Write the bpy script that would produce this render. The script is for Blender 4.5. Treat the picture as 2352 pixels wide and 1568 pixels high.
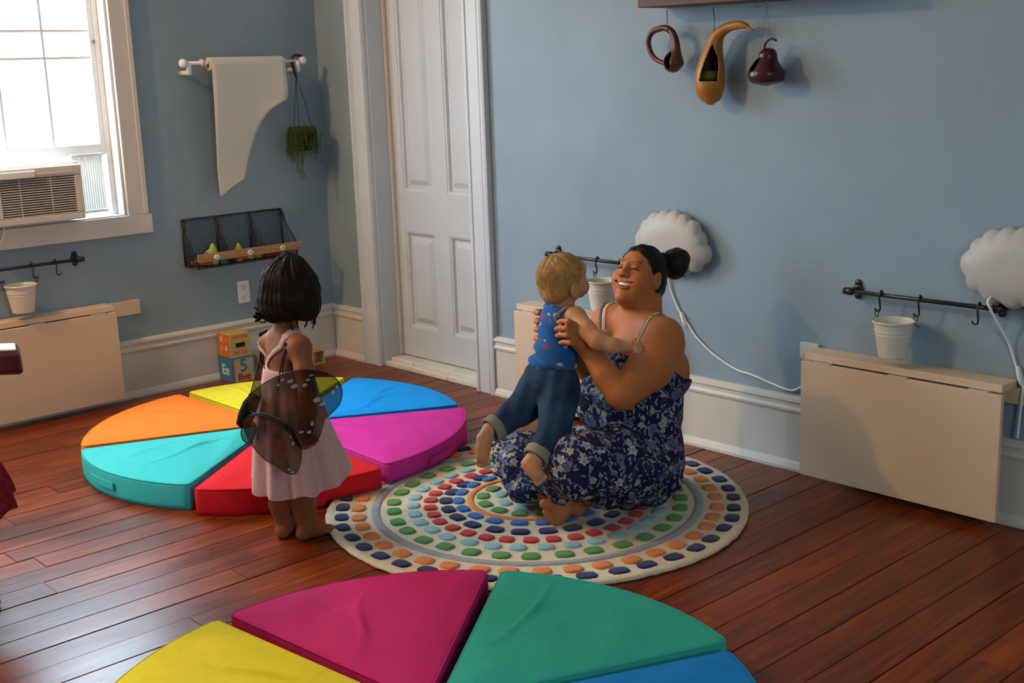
import bpy, bmesh, math, random
import numpy as np
from mathutils import Vector, Matrix

for o in list(bpy.data.objects): bpy.data.objects.remove(o)
S = bpy.context.scene
COL = S.collection
rnd = random.Random(7)
PI = math.pi

# ------------------------------------------------------------------ camera
IW, IH = 2352, 1568
FPX = 2797.8
YAW, PITCH, ROLL = -0.8333, 0.2188, -0.0347
CAM = np.array([5.5384, -3.7162, 1.4992])
def basis():
    cy, sy, cp, sp = math.cos(YAW), math.sin(YAW), math.cos(PITCH), math.sin(PITCH)
    f = np.array([sy*cp, cy*cp, -sp]); r = np.array([cy, -sy, 0.0]); u = np.cross(r, f)
    cr, sr = math.cos(ROLL), math.sin(ROLL)
    return r*cr+u*sr, -r*sr+u*cr, f
CR, CU, CF = basis()
cam = bpy.data.cameras.new('camera'); cam_o = bpy.data.objects.new('camera', cam); COL.objects.link(cam_o)
cam.sensor_width = 36.0; cam.lens = FPX/IW*36.0; cam.clip_start = 0.05
M = Matrix([[CR[i], CU[i], -CF[i], CAM[i]] for i in range(3)]+[[0, 0, 0, 1]])
cam_o.matrix_world = M
S.camera = cam_o
def ray(x, y): return CF+CR*(x-IW/2)/FPX+CU*(IH/2-y)/FPX
def at(x, y, d): return CAM+ray(x, y)*d            # a photo direction, d metres along the view axis
def onfloor(x, y, z=0.0):
    r = ray(x, y); return CAM+r*(z-CAM[2])/r[2]
def onback(x, y, Y=0.0):
    r = ray(x, y); return CAM+r*(Y-CAM[1])/r[1]
def onleft(x, y, X=0.0):
    r = ray(x, y); return CAM+r*(X-CAM[0])/r[0]

# ------------------------------------------------------------------ light and exposure
S.view_settings.view_transform = 'Standard'; S.view_settings.look = 'None'
S.view_settings.gamma = 1.0; S.view_settings.use_curve_mapping = False
S.view_settings.exposure = EXPOSURE = -0.06
W = bpy.data.worlds.new('overcast_sky'); S.world = W; W.use_nodes = True
SKY = 54.0
_n = W.node_tree.nodes; _l = W.node_tree.links
_tc = _n.new('ShaderNodeTexCoord'); _sx = _n.new('ShaderNodeSeparateXYZ'); _l.new(_tc.outputs['Generated'], _sx.inputs[0])
_cr = _n.new('ShaderNodeValToRGB'); _mr = _n.new('ShaderNodeMapRange'); _mr.inputs['From Min'].default_value = -1; _l.new(_sx.outputs[2], _mr.inputs['Value']); _l.new(_mr.outputs[0], _cr.inputs['Fac'])
_e = _cr.color_ramp.elements      # grey paved ground below the horizon, overcast sky brightening towards the zenith
_e[0].position = 0.48; _e[0].color = (.20, .22, .24, 1); _e[1].position = 1.0; _e[1].color = (.66, .78, .92, 1)
_x = _e.new(0.52); _x.color = (.29, .345, .42, 1)
_l.new(_cr.outputs[0], _n['Background'].inputs[0]); _n['Background'].inputs[1].default_value = SKY
W1 = (-2.14, -1.142, 0.886, 2.55)       # window openings on the left wall: y0, y1, z0, z1
W2 = (-4.40, -3.45, 0.886, 2.55)
W3 = (-3.20, -2.55, 1.00, 2.40)       # unseen opening added on the right wall for blue fill on the left wall
for (a, b, c, d), wx, sg in ((W1, -.19, -1), (W2, -.19, -1), (W3, 6.7+.19, 1)):
    L = bpy.data.lights.new('daylight_portal', 'AREA'); L.shape = 'RECTANGLE'; L.size = d-c; L.size_y = b-a
    L.cycles.is_portal = True
    lo = bpy.data.objects.new('daylight_portal', L); COL.objects.link(lo)
    lo.location = (wx, (a+b)/2, (c+d)/2); lo.rotation_euler = (0, sg*PI/2, 0)
LAMP_POS = (0.6, -3.4, 2.86); LAMP_W = 140.0

# ------------------------------------------------------------------ materials
MATS = {}
def mat(name, col, rough=0.6, spec=0.3, metal=0.0, noise=None, bump=None, coat=0.0, sheen=0.0, sss=0.0, attr=False, trans=0.0):
    """noise=(scale, amount, stretch xyz): colour mottling; bump=(scale, strength, stretch)"""
    m = bpy.data.materials.new(name); m.use_nodes = True; MATS[name] = m
    nt = m.node_tree; b = nt.nodes['Principled BSDF']
    b.inputs['Base Color'].default_value = (*col, 1); b.inputs['Roughness'].default_value = rough
    b.inputs['Specular IOR Level'].default_value = spec; b.inputs['Metallic'].default_value = metal
    b.inputs['Coat Weight'].default_value = coat; b.inputs['Coat Roughness'].default_value = 0.25
    b.inputs['Sheen Weight'].default_value = sheen
    if sss: b.inputs['Subsurface Weight'].default_value = sss; b.inputs['Subsurface Radius'].default_value = (0.012, 0.005, 0.003); b.inputs['Subsurface Scale'].default_value = 1.0
    tc = nt.nodes.new('ShaderNodeTexCoord')
    src = None
    if attr:
        a = nt.nodes.new('ShaderNodeAttribute'); a.attribute_name = 'Col'; src = a.outputs['Color']
    if noise:
        sc, am, st = noise
        mp = nt.nodes.new('ShaderNodeMapping'); mp.inputs['Scale'].default_value = st
        nt.links.new(tc.outputs['Object'], mp.inputs[0])
        n = nt.nodes.new('ShaderNodeTexNoise'); n.inputs['Scale'].default_value = sc; n.inputs['Detail'].default_value = 5
        nt.links.new(mp.outputs[0], n.inputs['Vector'])
        mr = nt.nodes.new('ShaderNodeMapRange'); mr.inputs['To Min'].default_value = 1-am; mr.inputs['To Max'].default_value = 1+am
        mr.inputs['From Min'].default_value = 0.25; mr.inputs['From Max'].default_value = 0.75
        nt.links.new(n.outputs['Fac'], mr.inputs['Value'])
        mx = nt.nodes.new('ShaderNodeVectorMath'); mx.operation = 'SCALE'
        if src: nt.links.new(src, mx.inputs[0])
        else: mx.inputs[0].default_value = col
        nt.links.new(mr.outputs[0], mx.inputs['Scale']); src = mx.outputs[0]
    if src: nt.links.new(src, b.inputs['Base Color'])
    if bump:
        sc, am, st = bump
        mp = nt.nodes.new('ShaderNodeMapping'); mp.inputs['Scale'].default_value = st
        nt.links.new(tc.outputs['Object'], mp.inputs[0])
        n = nt.nodes.new('ShaderNodeTexNoise'); n.inputs['Scale'].default_value = sc; n.inputs['Detail'].default_value = 4
        nt.links.new(mp.outputs[0], n.inputs['Vector'])
        bp = nt.nodes.new('ShaderNodeBump'); bp.inputs['Strength'].default_value = am; bp.inputs['Distance'].default_value = 0.01
        nt.links.new(n.outputs['Fac'], bp.inputs['Height']); nt.links.new(bp.outputs[0], b.inputs['Normal'])
    return m
E1 = (1, 1, 1)
WALL = mat('blue_wall_paint', (0.24, 0.322, 0.372), 0.55, 0.25, noise=(3.0, 0.07, E1), bump=(22, 0.10, E1))
CEIL = mat('ceiling_paint', (0.80, 0.79, 0.76), 0.8)
TRIM = mat('white_trim_paint', (0.62, 0.59, 0.52), 0.42, 0.35, noise=(5, 0.05, E1), bump=(14, 0.06, E1))
DOORP = mat('white_door_paint', (0.54, 0.575, 0.585), 0.4, 0.35, noise=(4, 0.04, E1), bump=(16, 0.06, (1, 1, .3)))
SASH = mat('window_vinyl', (0.80, 0.83, 0.85), 0.4)
BLACKM = mat('black_metal', (0.012, 0.012, 0.014), 0.35, 0.5, bump=(60, 0.1, E1))
STEEL = mat('steel', (0.6, 0.6, 0.58), 0.3, 0.5, 1.0)
LAMIN = mat('white_laminate', (0.66, 0.505, 0.335), 0.45, 0.35, noise=(2, 0.02, E1))
BUCKM = mat('white_enamel', (0.66, 0.63, 0.53), 0.35, 0.4, noise=(3, 0.02, E1))
PLAST = mat('beige_plastic', (0.64, 0.575, 0.49), 0.5)
PLASTD = mat('dark_plastic', (0.03, 0.03, 0.03), 0.5)
WHITEP = mat('white_plastic', (0.8, 0.79, 0.74), 0.4)
PAPER = mat('drawing_paper', (0.60, 0.60, 0.53), 0.8, 0.1, noise=(4, 0.02, E1))
OAK = mat('oak', (0.36, 0.20, 0.09), 0.5, noise=(9, 0.25, (6, .6, 6)))
DARKWOOD = mat('dark_brown_wood', (0.075, 0.04, 0.028), 0.5, noise=(9, 0.3, (.6, 6, 6)), bump=(12, .1, (.6, 6, 6)))
TILE = mat('cream_marble', (0.68, 0.64, 0.55), 0.35, noise=(9, 0.12, E1))
TWINE = mat('twine', (0.28, 0.20, 0.11), 0.8)
DIRT = mat('dark_gap', (0.03, 0.022, 0.018), 0.9)

def floor_mat():
    m = bpy.data.materials.new('stained_pine_floor'); m.use_nodes = True; nt = m.node_tree; b = nt.nodes['Principled BSDF']
    N = nt.nodes.new; Lk = nt.links.new
    oi = N('ShaderNodeObjectInfo'); tc = N('ShaderNodeTexCoord')
    geo = N('ShaderNodeNewGeometry')
    add = N('ShaderNodeVectorMath'); add.operation = 'ADD'
    sc = N('ShaderNodeVectorMath'); sc.operation = 'SCALE'; sc.inputs[0].default_value = (17, 31, 5); Lk(oi.outputs['Random'], sc.inputs['Scale'])
    Lk(geo.outputs['Position'], add.inputs[0]); Lk(sc.outputs[0], add.inputs[1])
    mp = N('ShaderNodeMapping'); mp.inputs['Scale'].default_value = (14, 1.1, 14); Lk(add.outputs[0], mp.inputs[0])
    n1 = N('ShaderNodeTexNoise'); n1.inputs['Scale'].default_value = 2.2; n1.inputs['Detail'].default_value = 7; n1.inputs['Distortion'].default_value = 1.3; Lk(mp.outputs[0], n1.inputs['Vector'])
    mp2 = N('ShaderNodeMapping'); mp2.inputs['Scale'].default_value = (5, 1.6, 5); Lk(add.outputs[0], mp2.inputs[0])
    n2 = N('ShaderNodeTexNoise'); n2.inputs['Scale'].default_value = 1.6; n2.inputs['Detail'].default_value = 4; Lk(mp2.outputs[0], n2.inputs['Vector'])
    cr = N('ShaderNodeValToRGB'); e = cr.color_ramp.elements
    e[0].position = 0.30; e[0].color = (0.040, 0.0070, 0.0015, 1); e[1].position = 0.72; e[1].color = (0.27, 0.050, 0.006, 1)
    x = cr.color_ramp.elements.new(0.5); x.color = (0.130, 0.021, 0.0028, 1)
    mixf = N('ShaderNodeMath'); mixf.operation = 'MULTIPLY_ADD'; mixf.inputs[1].default_value = 0.62; Lk(n1.outputs['Fac'], mixf.inputs[0])
    m2 = N('ShaderNodeMath'); m2.operation = 'MULTIPLY_ADD'; m2.inputs[1].default_value = 0.30; m2.inputs[2].default_value = 0.02; Lk(n2.outputs['Fac'], m2.inputs[0])
    m3 = N('ShaderNodeMath'); m3.operation = 'MULTIPLY_ADD'; m3.inputs[1].default_value = 0.13; Lk(oi.outputs['Random'], m3.inputs[0]); Lk(m2.outputs[0], m3.inputs[2])
    Lk(m3.outputs[0], mixf.inputs[2]); Lk(mixf.outputs[0], cr.inputs['Fac'])
    Lk(cr.outputs[0], b.inputs['Base Color'])
    # dark knots and nail stains
    vo = N('ShaderNodeTexVoronoi'); vo.inputs['Scale'].default_value = 2.6
    mp3 = N('ShaderNodeMapping'); mp3.inputs['Scale'].default_value = (1.6, .8, 1); Lk(add.outputs[0], mp3.inputs[0]); Lk(mp3.outputs[0], vo.inputs['Vector'])
    kr = N('ShaderNodeMapRange'); kr.inputs['From Min'].default_value = 0.02; kr.inputs['From Max'].default_value = 0.075; kr.inputs['To Min'].default_value = 0.18; kr.inputs['To Max'].default_value = 1.0
    Lk(vo.outputs['Distance'], kr.inputs['Value'])
    ks = N('ShaderNodeVectorMath'); ks.operation = 'SCALE'; Lk(cr.outputs[0], ks.inputs[0]); Lk(kr.outputs[0], ks.inputs['Scale']); Lk(ks.outputs[0], b.inputs['Base Color'])
    rr = N('ShaderNodeMapRange'); rr.inputs['To Min'].default_value = 0.22; rr.inputs['To Max'].default_value = 0.40; Lk(n2.outputs['Fac'], rr.inputs['Value']); Lk(rr.outputs[0], b.inputs['Roughness'])
    b.inputs['Specular IOR Level'].default_value = 0.25
    bp = N('ShaderNodeBump'); bp.inputs['Strength'].default_value = 0.12; bp.inputs['Distance'].default_value = 0.004; Lk(n1.outputs['Fac'], bp.inputs['Height']); Lk(bp.outputs[0], b.inputs['Normal'])
    return m
FLOORM = floor_mat()
def glass_mat():
    m = bpy.data.materials.new('window_glass'); m.use_nodes = True; nt = m.node_tree; nt.nodes.clear()
    o = nt.nodes.new('ShaderNodeOutputMaterial'); t = nt.nodes.new('ShaderNodeBsdfTransparent'); t.inputs[0].default_value = (.95, .97, .97, 1)
    g = nt.nodes.new('ShaderNodeBsdfGlossy'); g.inputs['Roughness'].default_value = 0.02
    mx = nt.nodes.new('ShaderNodeMixShader'); mx.inputs[0].default_value = 0.05
    nt.links.new(t.outputs[0], mx.inputs[1]); nt.links.new(g.outputs[0], mx.inputs[2]); nt.links.new(mx.outputs[0], o.inputs[0])
    return m
GLASS = glass_mat()
def trans_mat(name, col, alpha, rough=0.5):
    m = bpy.data.materials.new(name); m.use_nodes = True; nt = m.node_tree; b = nt.nodes['Principled BSDF']
    b.inputs['Base Color'].default_value = (*col, 1); b.inputs['Roughness'].default_value = rough; b.inputs['Alpha'].default_value = alpha
    return m

# ------------------------------------------------------------------ object helpers
WO = {}
def worigin(o): return WO.get(o.name, np.zeros(3)) if o is not None else np.zeros(3)
def tag(o, label=None, cat=None, group=None, kind=None):
    if label: o['label'] = label
    if cat: o['category'] = cat
    if group: o['group'] = group
    if kind: o['kind'] = kind
    return o
def thing(name, loc, label, cat, group=None):
    o = bpy.data.objects.new(name, None); COL.objects.link(o); o.empty_display_size = 0.05
    o.location = tuple(float(v) for v in loc); WO[o.name] = np.array(loc, float)
    return tag(o, label, cat, group)
def link(name, me, origin, parent=None):
    o = bpy.data.objects.new(name, me); COL.objects.link(o)
    origin = np.array(origin, float); WO[o.name] = origin
    if parent is not None: o.parent = parent
    o.location = tuple(float(v) for v in (origin-worigin(parent)))
    return o
def mk(name, V, F, m, parent=None, smooth=False, origin=None, bevel=0.0, col=None):
    V = np.array(V, float)
    if origin is None:
        origin = (V.min(0)+V.max(0))/2
        if parent is None: origin[2] = V[:, 2].min()
    me = bpy.data.meshes.new(name)
    me.from_pydata((V-np.array(origin)).tolist(), [], [list(map(int, f)) for f in F] if not isinstance(F, np.ndarray) else F.tolist())
    me.materials.append(m)
    if col is not None:
        a = me.attributes.new('Col', 'FLOAT_COLOR', 'POINT'); a.data.foreach_set('color', np.c_[col, np.ones(len(col))].astype(np.float32).ravel())
    if smooth: me.polygons.foreach_set('use_smooth', [True]*len(me.polygons))
    me.update()
    o = link(name, me, origin, parent)
    if bevel:
        b = o.modifiers.new('bevel', 'BEVEL'); b.width = bevel; b.segments = 2; b.limit_method = 'ANGLE'; b.angle_limit = 0.6
    return o
class G:
    """collects shapes of one part"""
    def __init__(s): s.V = []; s.F = []
    def add(s, V, F):
        n = len(s.V); s.V += [list(map(float, v)) for v in V]; s.F += [[i+n for i in f] for f in F]; return s
    def box(s, a, b):
        x0, y0, z0 = [min(a[i], b[i]) for i in range(3)]; x1, y1, z1 = [max(a[i], b[i]) for i in range(3)]
        V = [(x0, y0, z0), (x1, y0, z0), (x1, y1, z0), (x0, y1, z0), (x0, y0, z1), (x1, y0, z1), (x1, y1, z1), (x0, y1, z1)]
        return s.add(V, [(3, 2, 1, 0), (4, 5, 6, 7), (0, 1, 5, 4), (1, 2, 6, 5), (2, 3, 7, 6), (3, 0, 4, 7)])
    def tube(s, pts, r, n=8, closed=False, taper=None, flat=None):
        pts = [np.array(p, float) for p in pts]; k = len(pts); rings = []
        up = None; V = []
        for i, p in enumerate(pts):
            a = pts[(i-1) % k] if (closed or i > 0) else p; b = pts[(i+1) % k] if (closed or i < k-1) else p
            t = b-a; t = t/(np.linalg.norm(t)+1e-12)
            if up is None:
                h = np.array([0, 0, 1.0]) if abs(t[2]) < 0.9 else np.array([1.0, 0, 0])
                up = np.cross(np.cross(t, h), t)
            up = up-t*np.dot(up, t); up /= np.linalg.norm(up)+1e-12
            sd = np.cross(t, up)
            rr = r*(taper[i] if taper is not None else 1.0) if not isinstance(r, (list, tuple, np.ndarray)) else r[i]
            for j in range(n):
                an = 2*PI*j/n
                V.append(p+rr*(math.cos(an)*up*(flat if flat else 1)+math.sin(an)*sd))
        F = []
        for i in range(k if closed else k-1):
            for j in range(n):
                a = i*n+j; b = i*n+(j+1) % n; c = ((i+1) % k)*n+(j+1) % n; d = ((i+1) % k)*n+j
                F.append((a, b, c, d))
        if not closed: F += [tuple(range(n-1, -1, -1)), tuple((k-1)*n+j for j in range(n))]
        return s.add(V, F)
    def lathe(s, prof, c, n=24, axis=(0, 0, 1), caps=True):
        ax = np.array(axis, float); ax /= np.linalg.norm(ax)
        h = np.array([1.0, 0, 0]) if abs(ax[0]) < 0.9 else np.array([0, 1.0, 0])
        u = np.cross(ax, h); u /= np.linalg.norm(u); w = np.cross(ax, u); c = np.array(c, float)
        V = []; F = []
        for r, z in prof:
            for j in range(n):
                a = 2*PI*j/n; V.append(c+ax*z+r*(math.cos(a)*u+math.sin(a)*w))
        for i in range(len(prof)-1):
            for j in range(n):
                F.append((i*n+j, i*n+(j+1) % n, (i+1)*n+(j+1) % n, (i+1)*n+j))
        if caps: F += [tuple(range(n-1, -1, -1)), tuple((len(prof)-1)*n+j for j in range(n))]
        return s.add(V, F)
    def sphere(s, c, r, n=12, m=8):
        r3 = r if isinstance(r, (tuple, list)) else (r, r, r); V = []; F = []
        for i in range(m+1):
            th = PI*i/m
            for j in range(n):
                a = 2*PI*j/n; V.append((c[0]+r3[0]*math.sin(th)*math.cos(a), c[1]+r3[1]*math.sin(th)*math.sin(a), c[2]+r3[2]*math.cos(th)))
        for i in range(m):
            for j in range(n): F.append((i*n+j, (i+1)*n+j, (i+1)*n+(j+1) % n, i*n+(j+1) % n))
        return s.add(V, F)
    def prism(s, poly, a, b, axis):
        """poly in the two other axes (in order), extruded along axis from a to b"""
        n = len(poly); V = []
        for t in (a, b):
            for p in poly:
                q = list(p); q.insert(axis, t); V.append(q)
        F = [tuple(range(n-1, -1, -1)), tuple(range(n, 2*n))]+[(i, (i+1) % n, n+(i+1) % n, n+i) for i in range(n)]
        return s.add(V, F)
    def mk(s, name, m, parent=None, smooth=False, bevel=0.0, origin=None):
        o = mk(name, s.V, s.F, m, parent, smooth, origin, bevel)
        bm = bmesh.new(); bm.from_mesh(o.data); bmesh.ops.recalc_face_normals(bm, faces=bm.faces); bm.to_mesh(o.data); bm.free()
        return o
def box(name, a, b, m, parent=None, bevel=0.0): return G().box(a, b).mk(name, m, parent, bevel=bevel)
def autosmooth(o, ang=0.7):
    me = o.data; me.polygons.foreach_set('use_smooth', [True]*len(me.polygons))
    bm = bmesh.new(); bm.from_mesh(me)
    for e in bm.edges:
        if len(e.link_faces) == 2 and e.calc_face_angle(0) > ang: e.smooth = False
    bm.to_mesh(me); bm.free(); return o
def text_obj(name, s, size, m, loc, rot, parent, ext=0.0006):
    c = bpy.data.curves.new(name, 'FONT'); c.body = s; c.size = size; c.extrude = ext; c.align_x = 'CENTER'; c.align_y = 'CENTER'; c.resolution_u = 4
    c.offset = size*0.02
    t = bpy.data.objects.new(name+'_tmp', c); COL.objects.link(t)
    dg = bpy.context.evaluated_depsgraph_get(); me = bpy.data.meshes.new_from_object(t.evaluated_get(dg)); bpy.data.objects.remove(t)
    me.materials.clear(); me.materials.append(m)
    o = link(name, me, loc, parent); o.rotation_euler = rot; return o

# ------------------------------------------------------------------ room shell
RX, RY, RZ = 6.7, -5.2, 3.1
TH = 0.16
st = lambda o, **k: tag(o, kind='structure', **k)
# floor with its boards (running along y)
fl = box('floor', (0, RY, -0.06), (RX, 0.13, -0.022), DIRT); st(fl, label='stained reddish pine board floor', cat='floor')
WO['floor'] = WO[fl.name]
PW = 0.1135; x = 0.0; off = 2.04-0.1135*18; x = off-PW
cols = []
while x < RX:
    cols.append(x); x += PW*(1+0.0)
plank_mesh = {}
for i, x0 in enumerate(cols):
    a, b = max(x0, 0.0)+0.0012, min(x0+PW, RX)-0.0012
    if b-a < 0.02: continue
    y = RY; first = True
    while y < 0.12:
        ln = rnd.uniform(1.6, 3.8) if not first else rnd.uniform(0.8, 3.2); first = False
        y2 = min(y+ln, 0.0)
        if 0.0-y2 < 0.4: y2 = 0.0
        dz = rnd.uniform(-0.0012, 0.0012)
        g = G(); e = 0.0016
        V = [(a, y, -0.02), (b, y, -0.02), (b, y2, -0.02), (a, y2, -0.02), (a, y, dz-e), (b, y, dz-e), (b, y2, dz-e), (a, y2, dz-e), (a+e, y+e*.4, dz), (b-e, y+e*.4, dz), (b-e, y2-e*.4, dz), (a+e, y2-e*.4, dz)]
        F = [(3, 2, 1, 0)]+[(j, (j+1) % 4, 4+(j+1) % 4, 4+j) for j in range(4)]+[(4+j, 4+(j+1) % 4, 8+(j+1) % 4, 8+j) for j in range(4)]+[(8, 9, 10, 11)]
        g.add(V, F).mk('floorboard', FLOORM, fl)
        y = y2+0.0012
        if y2 >= 0.0: break
def wallbox(name, boxes, label):
    g = G()
    for a, b in boxes: g.box(a, b)
    return st(g.mk(name, WALL), label=label, cat='wall')
zs = [0, W1[2], W1[3], RZ]
wallbox('wall_left', [((-TH, RY, 0), (0, W2[0], RZ)), ((-TH, W2[0], 0), (0, W2[1], W2[2])), ((-TH, W2[0], W2[3]), (0, W2[1], RZ)), ((-TH, W2[1], 0), (0, W1[0], RZ)),
    ((-TH, W1[0], 0), (0, W1[1], W1[2])), ((-TH, W1[0], W1[3]), (0, W1[1], RZ)), ((-TH, W1[1], 0), (0, TH, RZ))], 'blue painted wall with the window')
DX0, DX1, DZ = 0.441, 1.213, 2.12
wallbox('wall_back', [((0, 0, 0), (DX0, TH, RZ)), ((DX0, 0, DZ), (DX1, TH, RZ)), ((DX1, 0, 0), (RX+TH, TH, RZ))], 'pale blue painted wall with the white door')
wallbox('wall_right', [((RX, RY-TH, 0), (RX+TH, W3[0], RZ)), ((RX, W3[0], 0), (RX+TH, W3[1], W3[2])), ((RX, W3[0], W3[3]), (RX+TH, W3[1], RZ)), ((RX, W3[1], 0), (RX+TH, 0, RZ))], 'blue wall on the right')
wallbox('wall_front', [((-TH, RY-TH, 0), (RX, RY, RZ))], 'blue wall behind the viewer')
st(box('ceiling', (-TH, RY-TH, RZ), (RX+TH, TH, RZ+0.1), CEIL), label='pale ceiling', cat='ceiling')
st(box('trim_1', (DX0-0.1, 0.168, 0), (DX1+0.1, 0.2, DZ+.1), TRIM), label='white panel closing the doorway behind the door', cat='trim')

# baseboards: tall board with a stepped cap and a shoe moulding
BB = 0.285
prof = [(0, 0), (0.034, 0), (0.034, 0.012), (0.026, 0.030), (0.020, 0.036), (0.020, 0.222), (0.027, 0.226), (0.029, 0.236), (0.023, 0.246), (0.023, 0.262), (0.030, 0.266), (0.028, 0.276), (0.012, BB), (0, BB)]
def bboard(name, side, a, b, label):
    g = G()
    if side == 'left': g.prism([(p[0], p[1]) for p in prof], a, b, 1)
    elif side == 'back': g.prism([(-p[0], p[1]) for p in prof], a, b, 0)
    elif side == 'right': g.prism([(RX-p[0], p[1]) for p in prof], a, b, 1)
    else: g.prism([(RY+p[0], p[1]) for p in prof], a, b, 0)
    return st(g.mk(name, TRIM), label=label, cat='baseboard')
bboard('baseboard_left', 'left', RY+.035, -0.001, 'tall white baseboard under the window wall')
bboard('baseboard_corner', 'back', 0.035, 0.305, 'short white baseboard between the corner and the door')
bboard('baseboard_back', 'back', 1.352, RX-.035, 'tall white baseboard right of the door')
bboard('baseboard_right', 'right', RY+.035, -.001, 'white baseboard of the right wall')
bboard('baseboard_front', 'front', 0.035, RX-.035, 'white baseboard behind the viewer')

# ------------------------------------------------------------------ windows
def window(name, Wn, label):
    y0, y1, z0, z1 = Wn
    w = thing(name, (0, (y0+y1)/2, z0), label, 'window'); tag(w, kind='structure')
    cw = 0.10
    for s, (a, b) in (('r', (y1, y1+cw)), ('l', (y0-cw, y0))):
        g = G().box((0.0005, a, z0), (0.020, b, z1)); o = g.mk('side_casing', TRIM, w, bevel=0.003)
        g = G().box((0.020, a+.078 if s == 'r' else a, z0), (0.028, b if s == 'r' else a+.022, z1)).mk('casing_back_band', TRIM, o, bevel=0.002)
    box('head_casing', (0.0005, y0-cw, z1+.0005), (0.022, y1+cw, z1+0.12), TRIM, w, 0.003)
    box('stool', (-0.085, y0+.001, z0-0.022), (-0.0005, y1-.001, z0+.004), TRIM, w, 0.002)
    box('apron', (0.0005, y0-cw-0.015, z0-0.092), (0.026, y1+cw+0.015, z0-.0005), TRIM, w, 0.003)
    for a, b in ((y1-0.012, y1-.0005), (y0+.0005, y0+0.012)): box('jamb', (-0.155, a, z0+.006), (-.0005, b, z1), TRIM, w)
    box('head_jamb', (-0.155, y0+.0125, z1-0.012), (-.0005, y1-.0125, z1-.0005), TRIM, w)
    a0, a1 = y0+0.012, y1-0.012
    # vinyl tracks, raised lower sash and upper sash
    for a, b in ((a1-0.026, a1-.0005), (a0+.0005, a0+0.026)): box('track', (-0.118, a, z0+.006), (-0.070, b, z1-.0125), SASH, w, 0.002)
    def sash(nm, xa, xb, zb, zt, st_, cols_, rows):
        s = G(); i0, i1 = a0+0.027, a1-0.027
        s.box((xa, i0, zb), (xb, i0+st_, zt)).box((xa, i1-st_, zb), (xb, i1, zt)).box((xa, i0+st_, zb), (xb, i1-st_, zb+0.052)).box((xa, i0+st_, zt-.04), (xb, i1-st_, zt))
        so = s.mk(nm, SASH, w, bevel=0.003)
        gy0, gy1, gz0, gz1 = i0+st_, i1-st_, zb+.052, zt-.04; xm = (xa+xb)/2
        for k in range(1, cols_):
            yy = gy0+(gy1-gy0)*k/cols_; box('muntin', (xm-.006, yy-.0055, gz0), (xm+.006, yy+.0055, gz1), SASH, so)
        for zz in rows: box('muntin', (xm-.0055, gy0, zz-.0055), (xm+.0055, gy1, zz+.0055), SASH, so)
        zz = [gz0]+sorted(rows)+[gz1]
        for k in range(cols_):
            for q in range(len(zz)-1):
                box('pane', (xm-.0015, gy0+(gy1-gy0)*k/cols_+.006, zz[q]+.006), (xm+.0015, gy0+(gy1-gy0)*(k+1)/cols_-.006, zz[q+1]-.006), GLASS, so)
        return so
    sash('lower_sash', -0.094, -0.072, z0+(0.289 if name == 'window_1' else .02), min(z0+1.19, z0+.62*(z1-z0)) if name == 'fill_window' else z0+1.19, 0.024, 4, [z0+.738, z0+.859] if name != 'fill_window' else [])
    sash('upper_sash', -0.118, -0.096, (z0+.60*(z1-z0)) if name == 'fill_window' else z0+1.135, z1-.014, 0.024, 4, [])
    return w
win = window('window_1', W1, 'white sash window with an air conditioner in it')
window('window_2', W2, 'second white sash window further along the left wall')
w3 = window('fill_window', W3, 'unseen white sash window added in the right wall as daylight fill'); w3.rotation_euler = (0, 0, PI); w3.location.x = RX
lt = G().box((-.070, -1.197, 1.688), (-.064, -1.180, 1.703)).mk('latch', OAK, win)

# ------------------------------------------------------------------ door
d = thing('door_1', (0.82, 0.14, 0), 'white four panel door in a deep white casing', 'door'); tag(d, kind='structure')
def casing(xa, xb, flip):
    g = G(); w = xb-xa
    pf = [(0, 0), (0, -0.030), (.010, -.034), (.022, -.034), (.028, -.026), (.034, -.030), (.040, -.024), (.105, -.024), (.110, -.030), (.125, -.030), (.13, -.018), (.13, 0)]
    pf = [(xb-p[0]*w/.13 if flip else xa+p[0]*w/.13, p[1]-.0005) for p in pf]
    return g.prism(pf, 0.0, DZ+.14, 2).mk('side_casing', DOORP, d)
casing(0.306, DX0, False); casing(DX1, 1.350, True)
box('plinth_block', (0.300, -0.040, 0.0005), (DX0+.002, -.0005, 0.15), DOORP, d, .003) if False else None
box('head_casing', (0.31, -0.03, DZ+.002), (1.345, -.0005, DZ+.14), DOORP, d, .004) if False else box('head_casing', (DX0+.001, -0.028, DZ+.002), (DX1-.001, -.0005, DZ+.14), DOORP, d, .004)
box('jamb', (DX0+.0005, 0.0005, 0.0005), (DX0+0.008, 0.16, DZ-.001), DOORP, d)
box('jamb', (DX1-0.008, 0.0005, 0.0005), (DX1-.0005, 0.16, DZ-.001), DOORP, d)
box('door_stop', (DX0+.0085, 0.098, 0.042), (DX0+0.022, 0.116, DZ-.001), TRIM, d, .002)
box('door_stop', (DX1-0.022, 0.098, 0.042), (DX1-.0085, 0.116, DZ-.001), TRIM, d, .002)
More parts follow.
